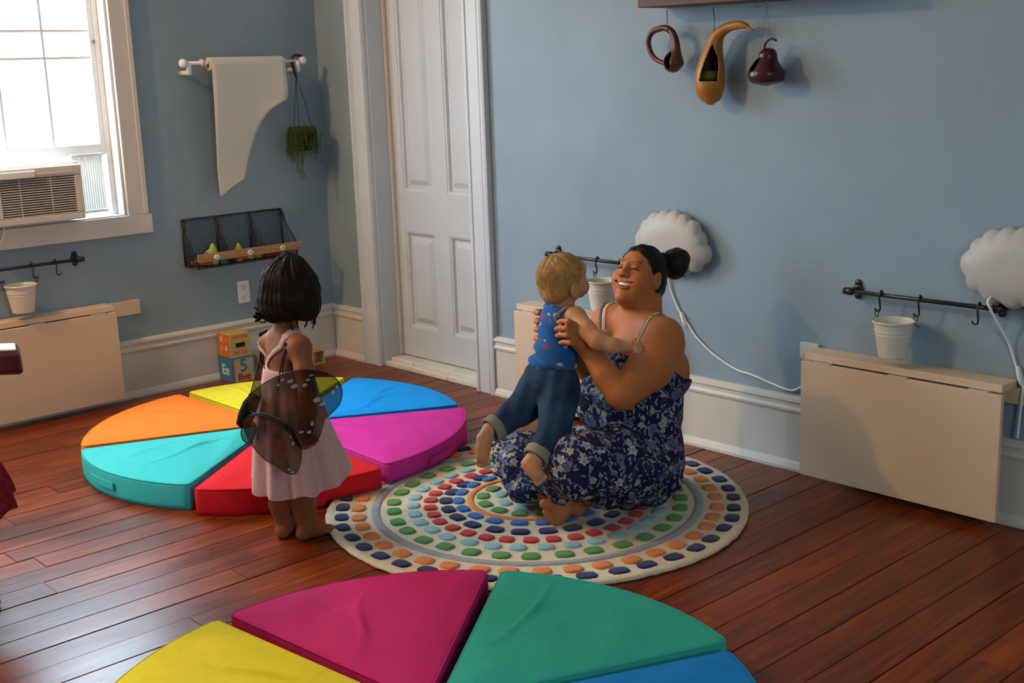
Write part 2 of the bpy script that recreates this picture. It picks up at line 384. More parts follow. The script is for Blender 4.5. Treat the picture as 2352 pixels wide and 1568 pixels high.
# slab built as stiles, rails and four raised panels
ya, yb = 0.118, 0.155; xl, xr = DX0+.012, DX1-.012
pan = [(0.53, 0.765), (0.883, 1.118)]; zr = [(0.20, 0.705), (0.915, 1.96)]
g = G()
for a, b in ((xl, pan[0][0]), (pan[0][1], pan[1][0]), (pan[1][1], xr)): g.box((a, ya, 0.045), (b, yb, 2.10))
slab = g.mk('stiles', DOORP, d, bevel=.0015)
for za, zb in ((0.045, .20), (.705, .915), (1.96, 2.10)):
    for a, b in pan: box('rail', (a-.0005, ya+.0003, za), (b+.0005, yb, zb), DOORP, d, .001)
for a, b in pan:
    for za, zb in zr:
        V = []; 
        def ringp(i, y): return [(a+i, y, za+i), (b-i, y, za+i), (b-i, y, zb-i), (a+i, y, zb-i)]
        L = [ringp(0, ya+.003), ringp(.010, ya+.006), ringp(.016, ya+.020), ringp(.030, ya+.020), ringp(.052, ya+.008), ringp(.056, ya+.006)]
        V = [p for r in L for p in r]; F = []
        for i in range(len(L)-1):
            for j in range(4): F.append((i*4+j, i*4+(j+1) % 4, (i+1)*4+(j+1) % 4, (i+1)*4+j))
        n = (len(L)-1)*4; F.append((n, n+1, n+2, n+3))
        G().add(V, F).mk('panel', DOORP, d)
box('lock_plate', (1.130, ya-.003, .80), (1.150, ya-.0003, .86), DOORP, d, .001)
G().lathe([(0.004, 0), (0.006, .010), (0.017, .018), (0.019, .03), (.012, .038), (.001, .04)], (1.14, ya-.003, .835), 16, (0, -1, 0)).mk('knob', DOORP, d, True)
# marble threshold tiles
thr = thing('threshold', (0.83, 0.06, 0), 'cream marble tile step at the foot of the door', 'threshold'); tag(thr, kind='structure')
xs = [DX0+.009, .64, .93, DX1-.009]
for i in range(3):
    box('tile', (xs[i]+.001, 0.036, 0.0), (xs[i+1]-.001, 0.158, 0.040), TILE, thr, .004)
    box('step_tile', (xs[i]+.03 if i else xs[i]+.001, -0.004, 0.0), (xs[i+1]-.001 if i == 2 else xs[i+1]+.029, 0.034, 0.026), TILE, thr, .005)

# ------------------------------------------------------------------ ceiling lamp (above the picture)
cl = thing('ceiling_lamp', (LAMP_POS[0], LAMP_POS[1], RZ), 'round ceiling lamp outside the picture', 'lamp')
G().lathe([(.16, 0), (.16, -.02), (.14, -.035)], (LAMP_POS[0], LAMP_POS[1], RZ-.001), 28).mk('canopy', WHITEP, cl, True)
G().lathe([(.012, 0), (.012, -.12)], (LAMP_POS[0], LAMP_POS[1], RZ-.03), 12).mk('stem', WHITEP, cl, True)
lp = bpy.data.lights.new('bulb_light', 'POINT'); lp.energy = LAMP_W; lp.color = (1.0, 0.60, 0.28); lp.shadow_soft_size = 0.05
lpo = bpy.data.objects.new('bulb_light', lp); COL.objects.link(lpo); lpo.parent = cl; lpo.location = (0, 0, LAMP_POS[2]-RZ)
# ------------------------------------------------------------------ window air conditioner
ac = thing('air_conditioner', (0.02, -1.64, 0.892), 'beige window air conditioner resting on the window sill', 'air conditioner')
ay0, ay1, az0, az1 = -1.885, -1.385, 0.905, 1.150; fx = 0.10
g = G()
g.box((-0.30, ay0+.03, az0-.008), (0.035, ay1-.005+.02, az1+.012))
g.mk('case', mat('white_enamelled_case', (.82, .80, .76), .4), ac, bevel=.006)
# front frame with grille opening
g = G(); fr = .030
gy0, gy1, gz0, gz1 = ay0+.13, ay1-.035, az0+.030, az1-.045
g.box((.036, ay0, az0), (fx, ay1, gz0)).box((.036, ay0, gz1), (fx, ay1, az1)).box((.036, ay0, gz0), (fx, gy0, gz1)).box((.036, gy1, gz0), (fx, ay1, gz1))
front = g.mk('front_panel', PLAST, ac, bevel=.004)
box('filter', (.036, gy0+.0005, gz0+.0005), (.050, gy1-.0005, gz1-.0005), PLASTD, ac)
nsl = 16; st_ = (gz1-gz0)/nsl
for i in range(nsl):
    z = gz0+st_*(i+.5)
    V = [(.060, gy0, z+.0055), (.098, gy0, z-.0005), (.099, gy0, z-.0035), (.060, gy0, z+.0015)]
    V += [(p[0], gy1, p[2]) for p in V]
    G().add(V, [(0, 1, 2, 3), (7, 6, 5, 4)]+[(j, 4+j, 4+(j+1) % 4, (j+1) % 4) for j in range(4)]).mk('louver', PLAST, ac)
for yy in (gy0+.085, gy0+.225): box('grille_rib', (.064, yy-.0015, gz0), (.0985, yy+.0015, gz1), PLAST, ac)
for i in range(13):
    z = gz0+.012*i*1.05+.004; box('control_slot', (fx, ay0+.02, z), (fx+.002, gy0-.02, z+.005), PLAST, ac)
box('control_door', (fx+.0003, ay0+.012, az1-.042), (fx+.012, -1.60, az1-.012), WHITEP, ac, .004)
box('vent_strip', (fx+.0003, -1.597, az1-.034), (fx+.004, ay1-.03, az1-.026), PLAST, ac, .001)
# pleated side curtain
for nm, ya_, yb_ in (('right', -1.362, -1.205), ('left', -2.075, ay0)):
    n = 28 if nm == 'right' else 34; Vs = []; F = []
    for i in range(n+1):
        yy = ya_+(yb_-ya_)*i/n; xx = -.070+(.012 if i % 2 else 0)
        Vs += [(xx, yy, .922), (xx, yy, 1.172), (xx-.003, yy, 1.172), (xx-.003, yy, .922)]
    for i in range(n):
        for j in range(4): F.append((i*4+j, (i+1)*4+j, (i+1)*4+(j+1) % 4, i*4+(j+1) % 4))
    acc = trans_mat('pleated_curtain_'+nm, (.8, .8, .78), 1.0); 
    b = acc.node_tree.nodes['Principled BSDF']; b.inputs['Transmission Weight'].default_value = 0.0
    tr = acc.node_tree.nodes.new('ShaderNodeBsdfTranslucent'); tr.inputs[0].default_value = (.8, .8, .76, 1)
    mx = acc.node_tree.nodes.new('ShaderNodeMixShader'); mx.inputs[0].default_value = .35
    out = acc.node_tree.nodes['Material Output']
    acc.node_tree.links.new(b.outputs[0], mx.inputs[1]); acc.node_tree.links.new(tr.outputs[0], mx.inputs[2]); acc.node_tree.links.new(mx.outputs[0], out.inputs[0])
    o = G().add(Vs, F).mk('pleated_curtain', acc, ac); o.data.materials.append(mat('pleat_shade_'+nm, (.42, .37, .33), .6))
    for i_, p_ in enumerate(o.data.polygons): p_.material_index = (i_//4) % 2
    box('curtain_rail', (-.072, ya_, .908), (-.050, yb_, .9215), SASH, ac, .002)
    box('curtain_rail', (-.072, ya_, 1.1725), (-.050, yb_, 1.186), SASH, ac, .002)
G().tube([(.06, -1.745, .903), (.066, -1.755, .86), (.060, -1.79, .80), (.035, -1.90, .76), (.026, -2.10, .70), (.024, -2.25, .58), (.022, -2.26, .52)], .004, 8).mk('power_cord', WHITEP, ac, True)
box('power_plug', (.0005, -2.275, .485), (.034, -2.245, .525), WHITEP, ac, .004)

# ------------------------------------------------------------------ fold-down tables
HINGE = mat('bright_hinge', (.75, .75, .70), .3, .5, .4)
def folding_table(wall, s0, label, batten):
    """s0: edge nearest the room corner measured along the wall; the table runs .74 m from it"""
    def T(a, h, w): return (s0+a, -w, h) if wall == 'back' else (w, s0-a, h)
    t = thing('folding_table', T(.37, .03, .06), label, 'table', 'white fold-down wall tables')
    B = lambda nm, a0, a1, h0, h1, w0, w1, m=LAMIN, p=None, bv=.002: box(nm, T(a0, h0, w0), T(a1, h1, w1), m, p or t, bv)
    B('shelf', .005, .735, .459, .484, .0055, .106)
    leaf = B('drop_leaf', 0, .74, .032, .4535, .100, .119)
    B('wall_batten', -.062, .80, .405, .468 if False else .4585, .0005, .020) if batten else None
    B('bracket', .06, .08, .30, .458, .0205, .095); B('bracket', .66, .68, .30, .458, .0205, .095)
    B('support_rail', .08, .66, .40, .4585, .0205, .04)
    for a in (.085, .375, .66): 
        h = B('hinge', a-.035, a+.035, .4540, .4575, .1005, .1195, HINGE, None, 0)
    return t
folding_table('back', 3.107, 'white fold-down wall table hanging closed at the right of the room', True)
folding_table('back', 1.597, 'white fold-down wall table hanging closed behind the woman and baby', False)
folding_table('left', -1.298, 'white fold-down wall table hanging closed under the window', False)
tag(box('cable_cover', (.0005, -1.297, .408), (.014, -1.128, .478), LAMIN, None, .002), 'small white wooden plate on the blue wall beside the table under the window', 'wall plate')
tag(box('cable_cover', (3.03, -.014, .435), (3.107, -.0005, .495), BUCKM, None, .002), 'small cream wooden plate on the wall at the left end of the right-hand table', 'wall plate')

# ------------------------------------------------------------------ hook rails, hooks and buckets
def rail(wall, s0, label, hooks, grp='black hook rails'):
    def T(a, h, w): return np.array((s0+a, -w, h)) if wall == 'back' else np.array((w, s0-a, h))
    zr_ = .713; wr = .055
    t = thing('hook_rail', T(.26, zr_-.03, .03), label, 'rail', grp)
    G().tube([T(-.006, zr_, wr), T(.526, zr_, wr)], .0075, 12).mk('bar', BLACKM, t, True)
    ax = T(0, 0, 1)-T(0, 0, 0); al = T(1, 0, 0)-T(0, 0, 0)
    for a in (0, .52):
        g = G()
        for q in range(3):      # lobed backplate
            for sgn in (-1, 1): pass
        g.lathe([(.020, .001), (.020, .006), (.014, .010)], T(a, zr_, 0), 16, ax)
        g.lathe([(.013, .001), (.013, .006), (.009, .009)], T(a, zr_+.022, 0), 14, ax)
        g.lathe([(.013, .001), (.013, .006), (.009, .009)], T(a, zr_-.022, 0), 14, ax)
        g.lathe([(.011, .009), (.009, .03), (.009, .045)], T(a, zr_, 0), 14, ax)
        g.mk('end_bracket', BLACKM, t, True)
        sg = -1 if a == 0 else 1
        g = G().lathe([(.011, -.012), (.014, -.008), (.014, .008), (.010, .012), (.010, .014), (.013, .018), (.011, .024), (.002, .027)], T(a, zr_, wr), 14, al*sg); g.mk('finial', BLACKM, t, True)
    for a, bucket in hooks:
        h = thing('s_hook', T(a, zr_-.05, wr), None, 'hook', 'black hooks on the rails')
        P = [T(a, zr_-.004, wr-.012)]
        for k in range(9):
            an = PI*k/8; P.append(T(a, zr_+.0012+.0108*math.sin(an), wr-.0108*math.cos(an)))
        P += [T(a, zr_-.012, wr+.0112), T(a, zr_-.030, wr+.006), T(a, zr_-.046, wr+.004)]
        for k in range(1, 8):
            an = PI*k/7; P.append(T(a-.010+.010*math.cos(an), zr_-.046-.011*math.sin(an), wr+.004))
        G().tube(P, .0032, 8).mk('wire', BLACKM, h, True)
        G().sphere(T(a, zr_+.013, wr), .0055, 10, 6).mk('knuckle', BLACKM, h, True)
        if bucket:
            Q = []
            for k in range(14):
                an = 2*PI*k/14; Q.append(T(a-.012+.007*math.cos(an), zr_-.062+.012*math.sin(an), wr+.004))
            G().tube(Q, .0018, 6, True).mk('ring', BLACKM, h, True)
            s = 1 if bucket > 0 else -1
            G().tube([T(a-.012, zr_-.073, wr+.004), T(a-.008*1, zr_-.085, wr+.010), T(a-.002+.012*s, zr_-.0885, wr+.016)], .0018, 6).mk('bucket_hook', BLACKM, h, True)
    return t, T
HL = {}
def bucket(T, a, label, w=.098, top=.640):
    b = thing('bucket', T(a, top-.125, w), label, 'bucket', 'white hanging buckets')
    R1, R0, H = .066, .047, .122
    pr = [(R0-.004, top-H+.004), (R0-.002, top-H), (R0, top-H+.002), (R0+(R1-R0)*.62, top-H*.38), (R0+(R1-R0)*.63+.0015, top-H*.37), (R0+(R1-R0)*.66, top-H*.34), (R0+(R1-R0)*.74, top-H*.27), (R0+(R1-R0)*.75+.0015, top-H*.26), (R0+(R1-R0)*.78, top-H*.23),
          (R1-.002, top-.006), (R1+.0035, top-.004), (R1+.005, top), (R1+.003, top+.003), (R1-.001, top+.001), (R1-.004, top-.004), (R0-.002, top-H+.006), (.0005, top-H+.006)]
    c = T(a, 0, w)
    o = G().lathe(pr[1:], c, 40, caps=False).mk('pail', BUCKM, b); autosmooth(o, .22)
    G().lathe([(.0005, top-H), (R0-.002, top-H)], c, 40, caps=False).mk('pail_bottom', BUCKM, b)
t, T = rail('back', 3.259, 'black hook rail above the table at the right, under the second cloud lamp', [(.120, 1), (.264, 1), (.469, 0)])
bucket(T, .195, 'white bucket hanging above the table at the right')
t, T = rail('back', 1.774, 'black hook rail behind the baby and woman', [(.282, 1), (.41, 1)])
bucket(T, .348, 'white bucket hanging between the baby and the woman')
t, T = rail('left', -1.422, 'black hook rail under the window with the air conditioner', [(.113, 0), (.220, 1), (.372, 1)])
bucket(T, .298, 'white bucket hanging under the air conditioner')
# unique wording for the hooks
hk = [o for o in COL.objects if o.get('category') == 'hook']
words = ['black hook holding the left side of the right-hand bucket', 'black hook holding the right side of the right-hand bucket', 'empty black hook at the right end of the right-hand rail',
         'black hook with ring left of the bucket between baby and woman', 'black hook on the rail behind the woman\'s head',
         'empty black hook at the right end of the rail under the window', 'black hook with ring right of the bucket under the air conditioner', 'black hook with ring left of the bucket under the air conditioner']
for o, w in zip(hk, words): o['label'] = w

# ------------------------------------------------------------------ paper roll holder and paper
ph = thing('paper_holder', (.05, -.46, 1.55), 'white rod with ball ends holding the paper roll on the wall', 'rod')
rx, rz = .085, 1.585
G().tube([(rx, -.815, rz), (rx, -.165, rz)], .0085, 14).mk('rod', WHITEP, ph, True)
for y in (-.822, -.150): G().sphere((rx, y, rz), .0215, 18, 12).mk('ball_finial', WHITEP, ph, True)
for y in (-.795, -.180):
    b = G().lathe([(.013, -.055), (.013, -.02), (.014, 0)], (rx, y, rz), 14).mk('bracket', WHITEP, ph, True)
    G().tube([(rx, y, rz-.045), (.001, y, rz-.045)], .011, 12).mk('bracket_arm', WHITEP, b, True)
for y in (-.722, -.262): G().lathe([(.006, -.008), (.018, -.008), (.018, .008), (.006, .008)], (rx, y, rz), 16, (0, 1, 0)).mk('collar', BUCKM, ph, True)
pr_ = thing('paper_roll', (rx, -.48, 1.45), 'roll of cream drawing paper with a torn sheet hanging down', 'paper')
g = G().lathe([(.014, -.205), (.032, -.205), (.032, .205), (.014, .205), (.014, -.205)], (rx, -.484, rz-.006), 30, (0, 1, 0), caps=False); autosmooth(g.mk('roll', PAPER, pr_))
G().lathe([(.0105, -.208), (.0138, -.208), (.0138, .208), (.0105, .208), (.0105, -.208)], (rx, -.484, rz-.006), 20, (0, 1, 0), caps=False).mk('core', mat('cardboard', (.33, .2, .12), .8), pr_, True)
# torn sheet: left edge straight, right edge torn in a long concave sweep
ledge = [(-.689, 1.585), (-.689, 1.40), (-.688, 1.20), (-.686, 1.05), (-.684, .99), (-.682, .933)]
redge = [(-.279, 1.585), (-.279, 1.45), (-.281, 1.405), (-.300, 1.385), (-.335, 1.372), (-.385, 1.345), (-.43, 1.295), (-.47, 1.225), (-.50, 1.15), (-.52, 1.08), (-.538, 1.015), (-.60, .985), (-.65, .955), (-.680, .934)]
def edge_at(E, z):
    for i in range(len(E)-1):
        if E[i][1] >= z >= E[i+1][1]:
            t_ = (E[i][1]-z)/(E[i][1]-E[i+1][1]+1e-9); return E[i][0]+(E[i+1][0]-E[i][0])*t_
    return E[-1][0]
V = []; F = []; nz, ny = 60, 16
for i in range(nz+1):
    z = 1.585-(1.585-.935)*i/nz
    a, b = edge_at(ledge, z), edge_at(redge, z)+ (.002*math.sin(i*2.3) if i > 16 else 0)
    for j in range(ny+1):
        t_ = j/ny; y = a+(b-a)*t_
        hang = min(1, (1.585-z)/.5)
        xx = rx+.0325 - .035*hang**1.5 + .010*math.sin(3*y+2*z)*hang + (.022*max(0, t_-.6)**2*6*max(0, 1-abs(z-1.45)/.2))
        V.append((xx, y, z))
for i in range(nz):
    for j in range(ny): F.append((i*(ny+1)+j, i*(ny+1)+j+1, (i+1)*(ny+1)+j+1, (i+1)*(ny+1)+j))
o = G().add(V, F).mk('torn_sheet', PAPER, pr_, True); sm = o.modifiers.new('thick', 'SOLIDIFY'); sm.thickness = .0008

# ------------------------------------------------------------------ hanging plant
hp = thing('hanging_plant', (.095, -.185, 1.10), 'small trailing green plant in a brown pot hung from the paper rod', 'plant')
hx = .095
P = [(rx, -.145, rz+.004)]
for k in range(8):
    an = PI*(k/7); P.append((rx, -.180+.030*math.cos(an)*1.0, rz+.012+.016*math.sin(an)))
P += [(rx, -.214, rz-.012), (hx-.004, -.212, rz-.03), (hx, -.206, rz-.06), (hx, -.200, rz-.082)]
tp = [.5]+[.8, 1, 1, 1, 1, 1, 1, 1]+[1, .95, .9, .8]
G().tube(P, .0075, 8, taper=tp).mk('hook', BLACKM, hp, True)
for (dy, dx) in ((-.045, .0), (-.040, .045), (.075, -.005)):
    G().tube([(hx, -.200, rz-.078), (hx+dx*.5, -.196+dy*.55, 1.37), (hx+dx, -.192+dy, 1.215)], .0016, 6).mk('cord', BLACKM, hp, True)
cpt = (hx, -.185, 0)
G().lathe([(.040, 1.128), (.043, 1.128), (.053, 1.225), (.056, 1.228), (.056, 1.238), (.050, 1.238), (.048, 1.225), (.002, 1.222)], cpt, 24).mk('pot', mat('brown_pot', (.045, .024, .018), .6), hp, True)
LEAF = mat('leaf_green', (.055, .115, .018), .5, noise=(40, .45, E1))
LEAF2 = mat('stem_green', (.075, .10, .025), .6)
def strand(y0, x0, L_, out, seed, g, gs):
    r = random.Random(seed); p = np.array([x0, y0, 1.236]); P = [p.copy()]
    dr = np.array([x0-hx, y0+.185, 0]); dr = dr/(np.linalg.norm(dr)+1e-6)
    P.append(p+dr*out*.5+np.array([0, 0, .012])); P.append(p+dr*out+np.array([0, 0, -.005]))
    n = max(2, int(L_/.013)); q = P[-1].copy()
    for k in range(n):
        q = q+np.array([r.uniform(-.003, .003), r.uniform(-.0035, .0035), -L_/n]); P.append(q.copy())
    gs.tube(P, .0011, 5)
    for i in range(1, len(P)):
        for s in range(2):
            a = r.uniform(0, 2*PI); c = P[i]+np.array([math.cos(a), math.sin(a), r.uniform(-.5, .6)])*.0055
            ln = r.uniform(.004, .0068)
            d1 = np.array([math.cos(a), math.sin(a), r.uniform(-.4, .8)]); d1 /= np.linalg.norm(d1); d2 = np.cross(d1, [0, 0, 1]); d2 /= np.linalg.norm(d2)+1e-6; d3 = np.cross(d1, d2)
            g.add([c-d1*ln, c+d2*ln*.55, c+d1*ln, c-d2*ln*.55, c+d3*ln*.4, c-d3*ln*.4], [(0, 1, 4), (1, 2, 4), (2, 3, 4), (3, 0, 4), (1, 0, 5), (2, 1, 5), (3, 2, 5), (0, 3, 5)])
g = G(); gs = G(); r2 = random.Random(5)
for k in range(88):
    an = 2*PI*k/88+r2.uniform(-.03, .03); front = math.cos(an-(-PI/4+.0))
    # bare patch at the front where the pot shows
    dy, dx = math.sin(an), math.cos(an)
    face = (dx*.68-dy*.3)
    L_ = r2.uniform(.05, .12)
    if dy < -.45: L_ = r2.uniform(.08, .17)
    if dx > .75 and -.25 < dy < .45 and k % 4: L_ = .012
    strand(-.185+dy*.053, hx+dx*.053, L_, .012+r2.uniform(0, .01), 100+k, g, gs)
for k, (dy, L_) in enumerate(((-.055, .25), (-.05, .23), (-.06, .21), (-.045, .24), (.01, .13), (.03, .15), (.07, .16), (-.02, .12))): strand(-.185+dy, hx+.035, L_, .012, 300+k, g, gs)
tp_ = random.Random(9)
for k in range(240):
    a = tp_.uniform(0, 2*PI); q = math.sqrt(tp_.uniform(0, 1))*.06; c = np.array([hx+q*math.cos(a), -.185+q*math.sin(a), 1.24+tp_.uniform(-.004, .014)])
    ln = .006; d1 = np.array([tp_.uniform(-1, 1), tp_.uniform(-1, 1), tp_.uniform(-.2, 1)]); d1 /= np.linalg.norm(d1); d2 = np.cross(d1, [.1, .2, 1]); d2 /= np.linalg.norm(d2); d3 = np.cross(d1, d2)
    g.add([c-d1*ln, c+d2*ln*.55, c+d1*ln, c-d2*ln*.55, c+d3*ln*.4, c-d3*ln*.4], [(0, 1, 4), (1, 2, 4), (2, 3, 4), (3, 0, 4), (1, 0, 5), (2, 1, 5), (3, 2, 5), (0, 3, 5)])
tag(mk('leaves', g.V, g.F, LEAF, hp), kind='stuff')
gs.tube([(hx, -.25, 1.24), (hx, -.275, 1.235), (hx+.01, -.29, 1.205), (hx+.01, -.295, 1.19)], .0009, 5); gs.tube([(hx, -.16, 1.24), (hx, -.17, 1.27), (hx, -.185, 1.29)], .0009, 5)
tag(mk('stems', gs.V, gs.F, LEAF2, hp), kind='stuff')

# ------------------------------------------------------------------ outlet
ol = thing('wall_outlet', (0, -.552, .372), 'white double power outlet on the wall below the wire basket', 'outlet')
box('cover_plate', (.0005, -.587, .371), (.006, -.517, .486), WHITEP, ol, .003)
for z in (.455, .402):
    s = G().lathe([(.017, 0), (.017, .0025), (.015, .004)], (.0062, -.552, z), 20, (1, 0, 0)).mk('socket', WHITEP, ol, True)
    box('slot', (.0103, -.561, z-.002), (.0108, -.5585, z+.007), PLASTD, s); box('slot', (.0103, -.5455, z-.002), (.0108, -.543, z+.007), PLASTD, s)
    G().lathe([(.0025, 0), (.0025, .0006)], (.0102, -.552, z-.009), 10, (1, 0, 0)).mk('ground_slot', PLASTD, s)

# ------------------------------------------------------------------ wire basket on the wall
bk = thing('wire_basket', (.07, -.58, .60), 'black wire wall basket with three bins and a wooden front rail', 'basket')
by0, by1, bz0, bz1, bd = -.865, -.297, .603, .833, .138
divs = [by0, by0+.189, by0+.379, by1]
def side_curve():
    P = []
    for k in range(13):
        t_ = k/12; zz = bz1-(bz1-.668)*t_
        xx = .006+(bd-.008)*(0.5*(1-math.cos(PI*min(1, t_*1.0)))*.85+.15*t_)
        if t_ < .3: xx = .006+ (bd)*.22*math.sin(t_/.3*PI/2)
        else:
            q = (t_-.3)/.7; xx = .006+bd*(.22+.78*(q**1.25))
        P.append((min(xx, bd), zz))
    return P
SC = side_curve()
g = G(); rr = .0044
g.tube([(.005, by0, bz1), (.005, by1, bz1)], rr, 8); g.tube([(.005, by0, bz0), (.005, by1, bz0)], rr, 8); g.tube([(bd, by0, bz0), (bd, by1, bz0)], rr, 8); g.tube([(bd, by0, .668), (bd, by1, .668)], rr*.8, 8)
g.mk('frame', BLACKM, bk, True)
def side_w(z):
    for i in range(len(SC)-1):
        if SC[i][1] >= z >= SC[i+1][1]:
            t_ = (SC[i][1]-z)/(SC[i][1]-SC[i+1][1]); return SC[i][0]+(SC[i+1][0]-SC[i][0])*t_
    return bd
for y in divs:
    g = G(); g.tube([(.005, y, bz0), (.005, y, bz1)], rr, 8); g.tube([(bd, y, bz0), (bd, y, .668)], rr*.9, 8); g.tube([(.005, y, bz0), (bd, y, bz0)], rr, 8)
    g.tube([(p[0], y, p[1]) for p in SC], rr, 8)
    dv = g.mk('divider', BLACKM, bk, True)
    w = G(); z = bz0+.010
    while z < bz1-.006:
        w.tube([(.005, y, z), (side_w(z), y, z)], .0010, 4); z += .0115
    xx = .015
    while xx < bd:
        zt = next((z_ for z_ in np.linspace(bz1, bz0, 90) if side_w(z_) >= xx), bz0)
        w.tube([(xx, y, bz0), (xx, y, zt)], .0010, 4); xx += .0115
    tag(mk('wire_mesh', w.V, w.F, BLACKM, dv), kind='stuff')
w = G(); y = by0+.0115
while y < by1:
    w.tube([(.0045, y, bz0), (.0045, y, bz1)], .0010, 4); w.tube([(.005, y, bz0), (bd, y, bz0)], .0010, 4); w.tube([(bd, y, bz0), (bd, y, .668)], .0010, 4); y += .0115
z = bz0+.0115
while z < bz1: w.tube([(.0045, by0, z), (.0045, by1, z)], .0010, 4); z += .0115
for z in np.arange(bz0+.0115, .668, .0115): w.tube([(bd, by0, z), (bd, by1, z)], .0010, 4)
for xx in np.arange(.015, bd, .0115): w.tube([(xx, by0, bz0), (xx, by1, bz0)], .0010, 4)
tag(mk('wire_mesh', w.V, w.F, BLACKM, bk), kind='stuff')
fw = box('front_rail', (bd+.004, by0-.004, .633), (bd+.016, by1+.018, .672), OAK, bk, .002)
CERA = mat('white_ceramic', (.85, .84, .80), .25)
for k, y in enumerate((-.772, -.583, -.394)):
    dsc = G().lathe([(.001, 0), (.0145, 0), (.016, .002), (.0155, .004), (.012, .0052), (.001, .0055)], (bd+.016, y, .651), 24, (1, 0, 0), caps=False)
    V = np.array(dsc.V); V[:, 2] = .651+(V[:, 2]-.651)*.82; dsc.V = V.tolist()
    o = dsc.mk('number_knob', CERA, bk, True)
    text_obj('digit', str(k+1), .016, PLASTD, (bd+.0222, y+.002, .651), (PI/2, 0, PI/2), o)
    G().lathe([(.0014, 0), (.0014, .0012)], (bd+.0215, y-.010, .651), 8, (1, 0, 0)).mk('screw', PLASTD, o)
for y in (by0+.012, by1-.012): G().tube([(.007, y+.007*math.cos(a), bz1-.018+.010*math.sin(a)) for a in np.linspace(0, 2*PI, 13)[:-1]], .0016, 6, True).mk('hanging_eye', BLACKM, bk, True)
# toys lying in the bins
TC = {n: mat('toy_'+n, c, .35, .4) for n, c in dict(orange=(.70, .17, .03), red=(.45, .035, .02), yellow=(.62, .45, .03), green=(.36, .48, .03), blue=(.08, .30, .48), white=(.75, .72, .65), wood=(.5, .33, .16), dark=(.10, .02, .02)).items()}
TL = {'orange': 'orange', 'red': 'red', 'yellow': 'yellow', 'green': 'lime green', 'blue': 'blue', 'white': 'white', 'wood': 'tan wooden', 'dark': 'dark red'}
def toy(name, shape, col, y, x, label, size=.02, zb=.6075):
    g = G()
    if shape == 'ball': g.sphere((x, y, zb+size), size, 16, 12)
    elif shape == 'pear': g.lathe([(.001, 0), (size*.7, size*.08), (size, size*.6), (size*.86, size*1.25), (size*.5, size*2.0), (size*.35, size*2.5), (size*.12, size*2.75), (.001, size*2.8)], (x, y, zb), 18, caps=False)
    elif shape == 'block': g.box((x-size, y-size, zb), (x+size, y+size, zb+1.7*size))
    elif shape == 'carrot': g.lathe([(.001, -size*2.6), (size*.3, -size*2.3), (size*.75, size*.2), (size*.8, size*1.0), (size*.4, size*1.3), (.001, size*1.35)], (x, y, zb+size*.8), 14, (0, 1, 0), caps=False)
    elif shape == 'cup': g.lathe([(size*.7, 0), (size, size*1.5), (size*.9, size*1.5), (size*.62, size*.1), (.001, size*.1)], (x, y, zb), 18)
    o = g.mk(name, TC[col], None, shape != 'block', .003 if shape == 'block' else 0)
    return tag(o, label, 'toy', 'toys in the wire basket')
toy('toy_carrot', 'carrot', 'orange', -.80, .112, 'orange toy vegetable at the left front of bin 1', .018)
toy('toy_carrot', 'carrot', 'orange', -.815, .040, 'orange toy vegetable at the left back corner of the wire basket', .017)
toy('toy_tomato', 'ball', 'red', -.835, .075, 'small red toy ball at the far left of the wire basket', .020)
toy('toy_cup', 'cup', 'white', -.755, .105, 'white toy cup under the knob numbered 1', .020)
toy('toy_block', 'block', 'blue', -.712, .112, 'blue toy block right of knob 1 in the wire basket', .017)
toy('toy_pear', 'pear', 'green', -.735, .055, 'large lime green toy pear rising above the wooden rail', .036)
toy('toy_plum', 'ball', 'dark', -.660, .110, 'dark red toy ball at the left of bin 2', .017)
toy('toy_cheese', 'block', 'yellow', -.628, .112, 'orange yellow toy block in bin 2', .016)
toy('toy_carrot', 'carrot', 'orange', -.585, .105, 'orange toy vegetable left of knob 2', .018)
toy('toy_pear', 'pear', 'green', -.585, .045, 'lime green toy pear tip behind the middle of the wooden rail', .030)
toy('toy_egg', 'ball', 'white', -.556, .112, 'white toy egg under the knob numbered 2', .018)
toy('toy_corn', 'carrot', 'yellow', -.510, .105, 'yellow toy corn at the right of bin 2', .018)
toy('toy_tomato', 'ball', 'red', -.455, .105, 'red toy tomato at the left of bin 3', .021)
toy('toy_pepper', 'carrot', 'red', -.415, .108, 'red toy pepper in the middle of bin 3', .020)
toy('toy_block', 'block', 'wood', -.372, .108, 'tan wooden toy block under the knob numbered 3', .016)
# white open triangle toy
tri = [(-.800, .664), (-.755, .690), (-.735, .655)]
o = G().tube([(.085, p[0]*(1-t_)+q[0]*t_, p[1]*(1-t_)+q[1]*t_) for p, q in zip(tri, tri[1:]+tri[:1]) for t_ in (0, .5)], .004, 6, True).mk('toy_triangle', TC['white'], None, True)
tag(o, 'white open triangle toy sticking up from bin 1', 'toy', 'toys in the wire basket')

# ------------------------------------------------------------------ wooden blocks on the floor by the wall
PLY = mat('pale_plywood', (.56, .40, .19), .55, noise=(14, .10, (1, 1, 6)))
INKB = mat('blue_print', (.03, .22, .38), .5); INKR = mat('red_print', (.42, .02, .03), .5); INKO = mat('orange_print', (.72, .17, .035), .5); INKW = mat('white_print', (.8, .76, .68), .5); INKY = mat('yellow_print', (.62, .43, .02), .5); INKK = mat('black_print', (.015, .01, .008), .6); INKG = mat('green_print', (.25, .32, .03), .5)
def cube_thing(name, c, s, h, rz, label, hole=None):
    t = thing(name, (c[0], c[1], c[2]), label, 'block', 'wooden nesting blocks')
    t.rotation_euler = (0, 0, rz); return t
